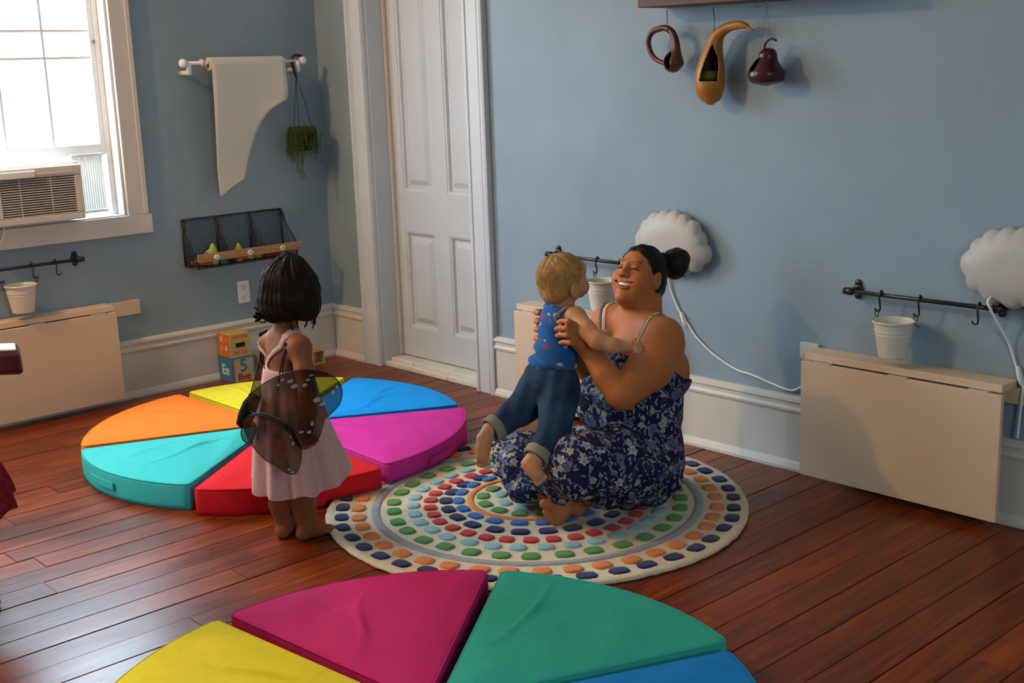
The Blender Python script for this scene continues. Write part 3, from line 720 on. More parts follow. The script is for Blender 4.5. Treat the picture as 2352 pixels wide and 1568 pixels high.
# bottom block: face toward +x reads 5 five, face toward -y reads Ee
def in_t(t): return t
bs = .132
tb = thing('number_block', (.096, -.677, 0), 'wooden cube block with a blue 5, the word five and Ee', 'block', 'wooden nesting blocks')
WO_t = WO[tb.name]
def rel(t, p): return np.array(p)+WO[t.name]
box('cube', rel(tb, (-.066, -.066, .0005)), rel(tb, (.066, .066, bs)), PLY, tb, .002)
box('side_print', rel(tb, (-.062, -.0668, .005)), rel(tb, (.062, -.0661, bs-.005)), INKB, tb)
text_obj('letters', 'Ee', .075, INKW, rel(tb, (0, -.0672, .062)), (PI/2, 0, 0), tb)
text_obj('numeral', '5', .092, INKB, rel(tb, (.0664, 0, .082)), (PI/2, 0, PI/2), tb)
text_obj('word', 'five', .052, INKR, rel(tb, (.0664, .000, .026)), (PI/2, 0, PI/2), tb)
g = G()
for k in range(11):
    for (a, b) in ((-.058+k*.0116, .127), (-.058+k*.0116, .005)): 
        if b > .1: g.lathe([(.0065, 0), (.0065, .0006)], rel(tb, (.0661, a, b)), 10, (1, 0, 0))
for k in range(10):
    for a in (-.0605, .0605): g.lathe([(.0065, 0), (.0065, .0006)], rel(tb, (.0661, a, .012+k*.0118)), 10, (1, 0, 0))
g.mk('scalloped_border', INKB, tb)
g = G()
for a, b in (((-.066, -.0672, .0005), (-.062, -.0662, bs)), ((.062, -.0672, .0005), (.066, -.0662, bs)), ((-.066, -.0672, .0005), (.066, -.0662, .005)), ((-.066, -.0672, bs-.005), (.066, -.0662, bs))): g.box(rel(tb, a), rel(tb, b))
g.mk('red_edging', INKR, tb)
# top block, with a slot
ts = .118; zt0 = bs+.0008
tt = thing('slotted_block', (.094, -.682, zt0), 'wooden cube block with orange bars and a black slot, on top of the 5 block', 'block', 'wooden nesting blocks')
h2 = .059
box('cube', rel(tt, (-h2, -h2, 0)), rel(tt, (h2, h2, ts)), PLY, tt, .002)
for z0 in (.012, .092):
    for y0 in (-.042, .004): box('orange_bar', rel(tt, (h2+.0001, y0, z0)), rel(tt, (h2+.0008, y0+.038, z0+.016)), INKO, tt)
box('yellow_field', rel(tt, (h2+.0001, -.032, .040)), rel(tt, (h2+.0006, .032, .080)), INKY, tt)
box('slot', rel(tt, (h2+.0007, -.026, .047)), rel(tt, (h2+.0012, .026, .070)), INKK, tt)
box('side_print', rel(tt, (-h2+.004, -h2-.0008, .004)), rel(tt, (h2-.004, -h2-.0001, ts-.004)), INKO, tt)
for (a, z) in ((-.022, .085), (.022, .04)): 
    G().lathe([(.001, 0), (.010, 0), (.001, .0006)], rel(tt, (a, -h2-.0009, z)), 14, (0, -1, 0)).mk('white_bird_print', INKW, tt)
    G().lathe([(.001, 0), (.006, 0), (.001, .0006)], rel(tt, (a+.001, -h2-.0009, z+.014)), 12, (0, -1, 0)).mk('white_bird_print', INKW, tt)
for (a, z) in ((.022, .085), (-.022, .04)): G().lathe([(.001, 0), (.011, 0), (.001, .0006)], rel(tt, (a, -h2-.0009, z)), 14, (0, -1, 0)).mk('yellow_print_spot', INKY, tt)
box('top_print', rel(tt, (-.042, -.042, ts)), rel(tt, (.042, .042, ts+.0006)), INKY, tt)
# green block half hidden behind the girl, and small open block
gb = thing('green_block', (.098, -.525, 0), 'wooden block with green sides half hidden behind the standing girl', 'block', 'wooden nesting blocks')
box('cube', rel(gb, (-.06, -.06, .0005)), rel(gb, (.06, .06, .115)), PLY, gb, .002)
box('green_print', rel(gb, (.0601, -.054, .006)), rel(gb, (.0608, .054, .095)), INKG, gb)
sb = thing('open_block', (.105, -.212, 0), 'small open wooden block with a red top beside the girl', 'block', 'wooden nesting blocks')
g = G(); s = .037; th_ = .006
g.box(rel(sb, (-s, -s, .0005)), rel(sb, (s, s, th_))).box(rel(sb, (-s, -s, 2*s-th_)), rel(sb, (s, s, 2*s))).box(rel(sb, (-s, -s, th_)), rel(sb, (s, -s+th_, 2*s-th_))).box(rel(sb, (-s, s-th_, th_)), rel(sb, (s, s, 2*s-th_))).box(rel(sb, (-s, -s+th_, th_)), rel(sb, (-s+th_, s-th_, 2*s-th_)))
g.mk('cube', PLY, sb); box('red_print', rel(sb, (-s+.006, -s+.006, 2*s+.0001)), rel(sb, (s-.006, s-.006, 2*s+.0008)), INKO, sb)

# ------------------------------------------------------------------ cushions
def fabric(name, c):
    return mat(name, c, .85, .08, noise=(30, .05, E1), bump=(420, .12, E1))
FAB = {n: fabric('cotton_'+n, c) for n, c in dict(yellow=(.72, .66, .04), orange=(.88, .22, .03), teal=(.05, .50, .50), red=(.62, .016, .024), magenta=(.56, .035, .29), blue=(.012, .29, .75), yellow2=(.68, .54, .016), pink=(.50, .020, .12), green=(.030, .33, .23), blue2=(.012, .19, .46)).items()}
def wedge(label, grp, m, c, a0, a1, R, H, seed, handle=None, dirs=None):
    """wedge cushion: apex at c, between angles a0..a1 (degrees)"""
    a0, a1 = math.radians(a0), math.radians(a1); c = np.array(c, float)
    t = thing('wedge_cushion', (c[0]+.5*R*math.cos((a0+a1)/2), c[1]+.5*R*math.sin((a0+a1)/2), 0), label, 'cushion', grp)
    mid = (a0+a1)/2; half = (a1-a0)/2
    # outline with softened corners
    ol_ = []
    na = 46
    g0 = .005
    tip = c+np.array([math.cos(mid), math.sin(mid)])*g0/math.sin(half)
    cor = []
    def dirv(a): return np.array([math.cos(a), math.sin(a)])
    # shift sides inward by g0
    s0 = dirv(a0)*0+np.array([-math.sin(a0), math.cos(a0)])*g0; s1 = np.array([math.sin(a1), -math.cos(a1)])*g0
    ns = 30
    P = []
    rc_ = .020
    for k in range(ns): P.append(tip+(dirv(a0))*( (R-rc_)*k/(ns-1)))
    aa = np.linspace(a0+rc_/R, a1-rc_/R, na)
    for k, a in enumerate(aa): P.append(c+dirv(a)*R)
    for k in range(ns): P.append(tip+dirv(a1)*((R-rc_)*(1-k/(ns-1))))
    P = np.array(P[:-1]); n = len(P)
    cen = c+dirv(mid)*R*.62
    r = random.Random(seed); ph_ = [r.uniform(0, 6.28) for _ in range(6)]
    def wr(p, e):
        d = p-c; rad = math.hypot(*d); an = math.atan2(d[1], d[0])-mid
        an = (an+PI) % (2*PI)-PI
        u = rad*math.cos(an); v = rad*math.sin(an)
        w1 = math.sin(26*v+6*math.sin(5*u+ph_[0])+ph_[1])*math.exp(-((u-.35-.1*math.sin(ph_[4]))/.22)**2)
        w2 = math.sin(19*(u*.6+v*.8)+4*math.sin(7*v+ph_[2])+ph_[3])
        ridge = math.exp(-((v-.10*math.sin(ph_[5])-.35*(u-.4)*math.cos(ph_[0])-.02*math.sin(14*u))/.010)**2)*math.exp(-((u-.42)/.17)**2)
        ridge2 = math.exp(-((v+.12*math.sin(ph_[2])+.5*(u-.5)*math.sin(ph_[1]))/.009)**2)*math.exp(-((u-.55)/.13)**2)
        return e*(.0045*w1*(.4+.6*math.sin(9*v+ph_[3])**2)+.0024*w2+.0085*ridge+.006*ridge2)
    L = [(1.0, 0.002), (1.004, .02), (1.006, H*.5), (1.004, H-.014), (.998, H-.003), (.985, H+.001)]+[(q_, H+.001+.017*(1-(q_/.985)**3.2)) for q_ in np.linspace(.955, .04, 30)]
    V = []; 
    for (s_, z) in L:
        e = max(0, min(1, (.985-s_)/.2))
        for p in P:
            q = cen+(p-cen)*s_
            bul = 0
            zz = z+wr(q, e)
            if z < .021 and math.hypot(q[0]-2.57, q[1]+.927) < .75: zz = max(zz, .0255)      # resting on the rug's edge
            V.append((q[0], q[1], zz))
    V.append((cen[0], cen[1], H+.018+wr(cen, 1)))
    F = []
    for i in range(len(L)-1):
        for j in range(n): F.append((i*n+j, i*n+(j+1) % n, (i+1)*n+(j+1) % n, (i+1)*n+j))
    k = (len(L)-1)*n
    for j in range(n): F.append((k+j, k+(j+1) % n, len(V)-1))
    F.append(tuple(range(n-1, -1, -1)))
    o = G().add(V, F).mk('cover', m, t, True); 
    G().tube([np.array([*(cen+(p-cen)*.996), H-.0005]) for p in P], .0026, 6, True).mk('piping', m, t, True)
    if handle is not None:
        ha = math.radians(handle); w_ = .085; 
        hh = G()
        for z0 in (0,):
            Q = []
            for q in np.linspace(-w_, w_, 9): Q.append((ha+q/R, R*1.009))
            V2 = []; F2 = []
            for (a, rr_) in Q:
                for (dz, dr) in ((H*.40, 0), (H*.40, .004), (H*.68, .004), (H*.68, 0)): V2.append((c[0]+(rr_+dr)*math.cos(a), c[1]+(rr_+dr)*math.sin(a), dz))
            for i in range(8):
                for j in range(4): F2.append((i*4+j, i*4+(j+1) % 4, (i+1)*4+(j+1) % 4, (i+1)*4+j))
            F2 += [(0, 1, 2, 3), (35, 34, 33, 32)]
            hh.add(V2, F2)
        hh.mk('handle_strap', m, t)
    return t
CH = .098
far = [('yellow', 'yellow', 122.5, 180.5, 'yellow wedge cushion at the back of the far ring, behind the girl', 150), ('orange', 'orange', 182, 246.5, 'bright orange wedge cushion at the left of the far ring', 210), ('teal', 'teal', 247.5, 305.5, 'turquoise wedge cushion at the near left of the far ring', 272),
       ('red', 'red', 306.5, 356.5, 'red wedge cushion of the far ring behind the girl\'s legs', None), ('magenta', 'magenta', -2.5, 59.5, 'purple pink wedge cushion touching the round rug', 20), ('blue', 'blue', 61, 121.5, 'bright blue wedge cushion at the back right of the far ring', None)]
cc = (1.255, -1.165)
for i, (n, m_, a, b, lab, hd) in enumerate(far):
    mid = math.radians((a+b)/2); o = .020
    wedge(lab, 'wedge cushions of the far ring', FAB[m_], (cc[0]+o*math.cos(mid), cc[1]+o*math.sin(mid)), a, b, .755 + (.045 if m_ == 'red' else .015 if m_ == 'magenta' else .0), CH, i+1, hd)
near = [('yellow2', 186.5, 242, 'yellow wedge cushion at the lower left in the near ring'), ('pink', 127.5, 185.5, 'dark pink wedge cushion in the front of the picture'), ('green', 67.5, 126.5, 'green wedge cushion in the front of the picture'), ('blue2', 8, 66.5, 'blue wedge cushion at the bottom edge, right of the green one')]
c2 = (3.535, -2.19)
for i, (m_, a, b, lab) in enumerate(near):
    mid = math.radians((a+b)/2); o = .018
    wedge(lab, 'wedge cushions of the near ring', FAB[m_], (c2[0]+o*math.cos(mid), c2[1]+o*math.sin(mid)), a, b, .765 if m_ != 'blue2' else .74, CH, 11+i)

# ------------------------------------------------------------------ round rug
RC = np.array([2.570, -.927]); RCi = np.array([2.532, -.916])
PILE = lambda n, c: mat('wool_'+n, c, .95, .05, noise=(160, .14, E1), bump=(260, .5, E1), sheen=.2)
WOOL = {n: PILE(n, c) for n, c in dict(cream=(.66, .55, .36), navy=(.017, .022, .085), orange=(.72, .20, .045), green=(.085, .25, .06), lightblue=(.26, .45, .50), red=(.48, .030, .035), blue=(.030, .145, .42), grey=(.31, .31, .30)).items()}
rug = thing('round_rug', (RC[0], RC[1], 0), 'round cream rug with rings of coloured blocks under the woman', 'rug')
RR = .735; RH = .016
V = []; F = []; n = 220
Ls = [(RR-.012, .001), (RR, .004), (RR+.003, .010), (RR-.003, .016), (RR-.014, .019), (RR-.03, .0175), (RR-.07, RH), (.5, RH), (.3, RH), (.1, RH)]
r = random.Random(3)
for i, (q, z) in enumerate(Ls):
    for j in range(n):
        a = 2*PI*j/n; e = (r.uniform(-.0025, .0025) if 0 < i < 6 else 0)+.004*math.sin(5*a+1)*(q/RR)
        V.append((RC[0]+(q+e)*math.cos(a), RC[1]+(q+e)*math.sin(a), z+(r.uniform(-.001, .001) if 1 < i < 7 else 0)))
for i in range(len(Ls)-1):
    for j in range(n): F.append((i*n+j, i*n+(j+1) % n, (i+1)*n+(j+1) % n, (i+1)*n+j))
F.append(tuple((len(Ls)-1)*n+j for j in range(n))); F.append(tuple(range(n-1, -1, -1)))
G().add(V, F).mk('pile', WOOL['cream'], rug, True)
def ringband(m, c, r0, r1, nm):
    V = []; F = []; n = 120; rr_ = random.Random(4)
    for (q, z) in ((r0, RH-.002), (r0+.002, RH+.003), ((r0+r1)/2, RH+.0045), (r1-.002, RH+.003), (r1, RH-.002)):
        for j in range(n): a = 2*PI*j/n; V.append((c[0]+(q+rr_.uniform(-.001, .001))*math.cos(a), c[1]+(q+rr_.uniform(-.001, .001))*math.sin(a), z))
    for i in range(4):
        for j in range(n): F.append((i*n+j, i*n+(j+1) % n, (i+1)*n+(j+1) % n, (i+1)*n+j))
    G().add(V, F).mk(nm, m, rug, True)
ringband(WOOL['grey'], RC, .550, .583, 'grey_ring'); ringband(WOOL['orange'], RCi, .207, .232, 'orange_ring')
TM = {}
def tuft_mesh(key, ln, wd):
    # rounded block of pile, tangential length ln, radial width wd; 7 shared shapes per ring
    rr_ = random.Random(hash(key) % 1000 if False else len(TM)+5); V = []; F = []; n = 12
    base = []
    for k in range(n):
        a = 2*PI*(k+.5)/n; ca, sa = math.cos(a), math.sin(a)
        p = 3.6; q = (abs(ca)**p+abs(sa)**p)**(-1/p)
        base.append((ca*q*wd/2*(1+rr_.uniform(-.05, .05)), sa*q*ln/2*(1+rr_.uniform(-.05, .05))))
    for s_, z in ((1.0, 0), (1.0, .0045), (.86, .0072), (.45, .008)):
        for (bx, by) in base: V.append((bx*s_, by*s_, z))
    for i in range(3):
        for j in range(n): F.append((i*n+j, i*n+(j+1) % n, (i+1)*n+(j+1) % n, (i+1)*n+j))
    F.append(tuple(3*n+j for j in range(n)))
    me = bpy.data.meshes.new('tuft'); me.from_pydata(V, [], F); me.polygons.foreach_set('use_smooth', [True]*len(me.polygons)); return me
rings = [('navy', .686, 43, -39.5, RC, .064, .047), ('orange', .626, 41, -42.9, RC, .062, .050), ('green', .506, 32, -45.6, RC, .060, .050), ('lightblue', .438, 32, -51.7, RC, .056, .047), ('red', .376, 32, -58.5, RC, .050, .047), ('navy', .314, 22, -52.7, RC+.35*(RCi-RC), .062, .047), ('blue', .260, 19, -72.2, RCi, .060, .042), ('green', .172, 13, -85, RCi, .058, .046), ('lightblue', .112, 8, -60, RCi, .062, .046)]
for (cn, rad, cnt, a0, c, ln, wd) in rings:
    mm = []
    for q in range(4):
        me = tuft_mesh(cn+str(rad)+str(q), ln, wd); me.materials.append(WOOL[cn]); mm.append(me); TM[cn+str(rad)+str(q)] = me
    for k in range(cnt):
        a = math.radians(a0+360*k/cnt)+rnd.uniform(-.008, .008); q = rad+rnd.uniform(-.003, .003)
        o = link('pile_block', mm[k % 4], (c[0]+q*math.cos(a), c[1]+q*math.sin(a), RH-.0005), rug); o.rotation_euler = (0, 0, a+rnd.uniform(-.09, .09))

# ------------------------------------------------------------------ cloud lamps
CLOUD = mat('white_cloud_shade', (.46, .45, .40), .45, .3, sss=0)
def cloud(cx, cz, label, w=.36, h=.22):
    t = thing('cloud_lamp', (cx, 0, cz-h/2), label, 'lamp', 'cloud shaped wall lamps')
    # outline: scalloped ellipse
    lob = [(-.165, .0, .055), (-.150, -.055, .045), (-.145, .055, .042), (-.10, .085, .045), (-.045, .10, .042), (.01, .105, .040), (.055, .09, .040), (.10, .062, .045), (.135, .02, .042), (.155, -.035, .048), (.115, -.075, .045), (.05, -.09, .05), (-.02, -.095, .05), (-.09, -.085, .05)]
    n = 150; out = []
    for k in range(n):
        a = 2*PI*k/n; best = 0
        dx, dz = math.cos(a), math.sin(a)
        for (lx, lz, lr) in lob:
            b_ = lx*dx+lz*dz; disc = lr*lr-(lx*lx+lz*lz-b_*b_)
            if disc > 0: best = max(best, b_+math.sqrt(disc))
        out.append((best*dx, best*dz))
    out = np.array(out)*(w/.40); ell = np.array([(.172*math.cos(2*PI*k/n), .108*math.sin(2*PI*k/n)) for k in range(n)])*(w/.36)
    V = []; F = []
    L = [(1.0, .022), (1.0, .030), (.992, .040), (.97, .050), (.93, .059), (.88, .066), (.78, .074), (.62, .080), (.42, .083), (.2, .084)]
    for s_, d_ in L:
        bl = max(0.0, min(1.0, (s_-.84)/.15))
        for p, e_ in zip(out, ell):
            q = (p*bl+e_*(1-bl))*s_
            V.append((cx+q[0], -d_, cz+q[1]))
    k = len(L)*n; V.append((cx, -.0845, cz))
    for i in range(len(L)-1):
        for j in range(n): F.append((i*n+j, i*n+(j+1) % n, (i+1)*n+(j+1) % n, (i+1)*n+j))
    for j in range(n): F.append(((len(L)-1)*n+j, (len(L)-1)*n+(j+1) % n, k))
    F.append(tuple(range(n)))
    G().add(V, F).mk('cloud_shade', CLOUD, t, True)
    G().lathe([(.09, 0.0005), (.09, .0215)], (cx, 0, cz), 28, (0, -1, 0)).mk('wall_mount', WHITEP, t, True)
    return t
def cord(t, pts, sw):
    P = [np.array((p[0], -p[2] if len(p) > 2 else -.008, p[1])) for p in pts]
    # smooth
    Q = []
    for i in range(len(P)-1):
        p0, p1, p2, p3 = P[max(i-1, 0)], P[i], P[i+1], P[min(i+2, len(P)-1)]
        for k in range(6):
            u = k/6; Q.append(.5*((2*p1)+(-p0+p2)*u+(2*p0-5*p1+4*p2-p3)*u*u+(-p0+3*p1-3*p2+p3)*u**3))
    Q.append(P[-1])
    G().tube(Q, .0042, 8).mk('cord', WHITEP, t, True)
    a, b = np.array(sw[0]), np.array(sw[1])
    G().tube([a, a*.85+b*.15, (a+b)/2, a*.15+b*.85, b], .0125, 10, taper=[.45, .9, 1, .9, .45], flat=.7).mk('inline_switch', WHITEP, t, True)
t1 = cloud(2.452, .815, 'white cloud shaped wall lamp behind the woman\'s head')
cord(t1, [(2.40, .72, .03), (2.405, .66, .012), (2.418, .609), (2.46, .536), (2.502, .490), (2.546, .442), (2.633, .385), (2.738, .343), (2.81, .334), (2.901, .315), (2.985, .302), (3.035, .322), (3.08, .36)], ((2.468, -.010, .535), (2.496, -.010, .478)))
t2 = cloud(3.845, .845, 'white cloud shaped wall lamp cut by the right edge of the picture')
cord(t2, [(3.77, .755, .05), (3.765, .738, .075), (3.779, .705, .072), (3.81, .61, .02), (3.831, .542), (3.851, .488), (3.868, .465, .02), (3.870, .44, .028), (3.868, .38, .03), (3.866, .30, .034)], ((3.843, -.012, .53), (3.862, -.012, .465)))

# ------------------------------------------------------------------ beam with hanging gourds
beam = thing('wall_shelf', (2.75, -.09, 1.708), 'dark brown wooden shelf board on the wall holding the gourds', 'shelf')
bmo = G().prism([(2.392, 1.711), (3.36, 1.700), (3.36, 1.800), (2.392, 1.811)], -.165, -.001, 1).mk('board', DARKWOOD, beam, bevel=.003)
for (x, y, z) in ((2.446, -.06, 1.708), (2.672, -.06, 1.705), (2.902, -.06, 1.703)):
    G().tube([(x, y, z+.006), (x, y, z-.004)]+[(x+.005*math.sin(a), y, z-.009+.005*math.cos(a)) for a in np.linspace(0, 5.2, 9)], .0012, 6).mk('screw_eye', STEEL, bmo, True)
def gourd_mat(name, c1, c2, rough):
    m = mat(name, c1, rough, .4, noise=(9, .35, E1)); return m
RGRD = gourd_mat('red_brown_gourd', (.10, .026, .018), None, .35); YGRD = gourd_mat('ochre_gourd', (.36, .15, .022), None, .4); PGRD = gourd_mat('maroon_gourd', (.050, .012, .016), None, .28)
INN = mat('gourd_inside_green', (.10, .12, .012), .6, noise=(14, .3, E1)); INB = mat('gourd_inside_brown', (.06, .025, .010), .8)
def spline(P, k=8):
    P = [np.array(p, float) for p in P]; Q = []
    for i in range(len(P)-1):
        p0, p1, p2, p3 = P[max(i-1, 0)], P[i], P[i+1], P[min(i+2, len(P)-1)]
        for j in range(k):
            u = j/k; Q.append(.5*((2*p1)+(-p0+p2)*u+(2*p0-5*p1+4*p2-p3)*u*u+(-p0+3*p1-3*p2+p3)*u**3))
    Q.append(P[-1]); return Q
def gourd(name, pts, rad, m, label, cut, inner, strings, extra=None):
    """pts: spine, rad: radius at each; cut(center ring idx, angle)->True removes the face to leave an opening"""
    t = thing(name, pts[-1], label, 'gourd', 'hollow gourds hanging under the shelf')
    Q = spline(pts, 18); R_ = [max(.002, float(x_[0])) for x_ in spline([(v, 0, 0) for v in rad], 18)]; n = 110; k = len(Q)
    V = []; F = []; FI = []; 
    for i in range(k):
        tg = Q[min(i+1, k-1)]-Q[max(i-1, 0)]; tg /= np.linalg.norm(tg)
        out_ = np.array([0, -1.0, 0]); out_ = out_-tg*np.dot(out_, tg); out_ /= np.linalg.norm(out_); sd = np.cross(tg, out_)
        for j in range(n):
            a = 2*PI*j/n; V.append(Q[i]+R_[i]*(math.cos(a)*out_+math.sin(a)*sd))
    for i in range(k-1):
        for j in range(n):
            vs = [i*n+j, i*n+(j+1) % n, (i+1)*n+(j+1) % n, (i+1)*n+j]
            cpt = np.mean([V[v] for v in vs], axis=0)
            if cut and cut(cpt): continue
            F.append(tuple(vs))
    F.append(tuple(range(n-1, -1, -1))); F.append(tuple((k-1)*n+j for j in range(n)))
    o = G().add(V, F).mk('shell', m, t, True); sm = o.modifiers.new('wall', 'SOLIDIFY'); sm.thickness = .004; sm.offset = -1; sm.use_rim = True
    o.data.materials.append(INB); sm.material_offset = 1; sm.material_offset_rim = 0
    for s_, nm in strings: G().tube(s_, .0016 if nm == 'cord' else .0009, 6).mk(nm, BLACKM if nm == 'cord' else TWINE, t, True)
    if inner: inner(t)
    if extra: extra(t)
    return t
gy = -.075
def proj_xz(px, py): p = onback(px, py, gy); return p
def PX(*a): return [onback(x, y, gy) for x, y in a]
# 1 loop gourd
pts = PX((1530, 147), (1502, 132), (1489, 100), (1496, 76), (1514, 66), (1531, 65), (1545, 76), (1552, 95), (1553, 115), (1548, 138), (1546, 153), (1546, 163), (1546, 167))
rad = [.0085, .0095, .0105, .011, .0115, .012, .0125, .0135, .018, .038, .034, .020, .003]
def cut1(p):
    q = onback(1538, 138, gy-.02); return ((p[0]-q[0])/.018)**2+((p[2]-q[2])/.034)**2 < 1 and p[1] < gy
s1 = onback(1532, 22, gy); s2 = onback(1533, 64, gy-.012)
gourd('gourd', pts, rad, RGRD, 'red brown gourd with its neck bent into a loop, leftmost of the three', cut1,
      lambda t: G().sphere(tuple(onback(1548, 142, gy)+np.array([.004, .004, 0])), (.026, .022, .028), 16, 12).mk('inside', INN, t, True),
      [([(2.446, -.06, 1.700), s1*.3+s2*.7, s2, s2+np.array([.004, .0, -.02])], 'cord')],
      lambda t: G().tube([s2+np.array([.012*math.cos(a)-.002, .014*math.sin(a)+.012, .004*math.cos(a)-.006]) for a in np.linspace(0, 2*PI, 13)[:-1]], .0028, 6, True).mk('wrapping', mat('copper_wire', (.22, .05, .01), .5), t, True))
# 2 long ochre gourd
pts = PX((1728, 69), (1719, 63), (1712, 59), (1695, 57), (1670, 64), (1650, 80), (1640, 105), (1634, 140), (1631, 175), (1631, 205), (1634, 226), (1635, 236), (1636, 241))
rad = [.004, .006, .011, .0155, .018, .024, .033, .046, .055, .052, .038, .022, .003]
def cut2(p):
    a = onback(1606, 187, gy-.05); b = onback(1640, 100, gy-.04)
    if p[1] > gy-.012: return False
    u = (p[2]-a[2])/(b[2]-a[2])
    if not 0 < u < 1: return False
    xl = a[0]+.004+(onback(1629, 101, gy-.04)[0]-a[0])*u**1.3; xr = onback(1640, 187, gy-.05)[0]-.006-(.022*max(0, u-.45)**1.5*2.2)
    return xl < p[0] < xr
s1 = onback(1642, 10, gy); s2 = onback(1640, 70, gy-.018)
gourd('gourd', pts, rad, YGRD, 'long ochre yellow gourd with a pointed opening, middle of the three', cut2,
      lambda t: G().lathe([(.001, -.012), (.040, -.008), (.036, .022), (.001, .024)], tuple(onback(1625, 178, gy)+np.array([0.004, .004, 0])), 18, caps=False).mk('inside', INN, t, True),
      [([(2.672, -.06, 1.698), s1*.8+s2*.2+np.array([-.006, 0, 0]), s1*.4+s2*.6, s2, s2+np.array([.008, .002, -.022])], 'cord')])
# 3 pear gourd
pts = PX((1764, 110), (1764, 113), (1764, 122), (1763, 133), (1761, 147), (1760, 165), (1761, 180), (1761, 190), (1761, 197))
rad = [.004, .020, .031, .035, .048, .064, .063, .050, .006]
q3 = onback(1737, 146, gy-.03)
def cut3(p):
    return ((p[0]-q3[0])/.020)**2+((p[2]-q3[2])/.034)**2+((p[1]-q3[1])/.05)**2 < 1
top3 = onback(1764, 112, gy)
def st3(t):
    S_ = PX((1756, 112), (1757, 103), (1764, 93), (1774, 89), (1783, 93)); G().tube(spline(S_, 5), .0042, 8).mk('stem', mat('gourd_stem', (.03, .035, .02), .7), t, True)
a1, a2 = onback(1746, 113, gy-.006), onback(1768, 113, gy-.006); tp3 = np.array((2.902, -.06, 1.700))
gourd('gourd', pts, rad, PGRD, 'dark maroon pear shaped gourd, rightmost of the three', cut3,
      lambda t: G().sphere(tuple(onback(1756, 150, gy)), (.020, .020, .026), 14, 10).mk('inside', INN, t, True),
      [([tp3, a1], 'twine'), ([tp3, a2], 'twine'), ([tp3, tp3+np.array([-.012, -.004, -.012]), tp3+np.array([-.04, -.005, -.014]), tp3+np.array([-.045, -.005, -.002])], 'twine')], st3)

# ------------------------------------------------------------------ dark red table reaching in from the left
rt = thing('red_play_table', (1.95, -2.98, 0), 'dark red glossy play table corner at the left edge of the picture', 'table')
RED = mat('dark_red_lacquer', (.055, .006, .010), .25, .5, coat=.5)
pc = at(36, 830, 4.0)
e1 = -CR*np.array([1, 1, 0]); e1 /= np.linalg.norm(e1); e2 = np.array([-e1[1], e1[0], 0])   # along the picture plane / in depth
def rbox(pc, e1, e2, l1, l2, z0, z1, ch):
    V = []; pts2 = [(0, 0), (l1, 0), (l1, l2), (0, l2)]
    for z, i in ((z0+.01, .006), (z0, .014), ) and ((z0, .012), (z0+.012, 0), (z1-.022, .004), (z1, .016)):
        for (a, b) in ((i, i), (l1-i, i), (l1-i, l2-i), (i, l2-i)): 
            q = pc+e1*a+e2*b; V.append((q[0], q[1], z))
    F = [(3, 2, 1, 0), (12, 13, 14, 15)]
    for i in range(3):
        for j in range(4): F.append((i*4+j, i*4+(j+1) % 4, (i+1)*4+(j+1) % 4, (i+1)*4+j))
    return V, F
ztop = float(at(36, 801, 4.0)[2]); zbot = float(at(40, 864, 4.0)[2])
p0 = at(53, 840, 4.0); fdir = ray(53, 840)*np.array([1, 1, 0]); fdir /= np.linalg.norm(fdir)
V, F = rbox(np.array([p0[0], p0[1], 0]), e1, fdir, .62, .14, zbot, ztop, .01)
o = G().add(V, F).mk('table_top', RED, rt, bevel=.006)
fw_ = fdir
for a, b in ((.24, .03), (.24, .11), (.57, .03), (.57, .11)):
    q = np.array([p0[0], p0[1], 0])+e1*a+fw_*b; G().lathe([(.018, 0), (.022, zbot)], (q[0], q[1], 0), 14).mk('leg', RED, rt, True)
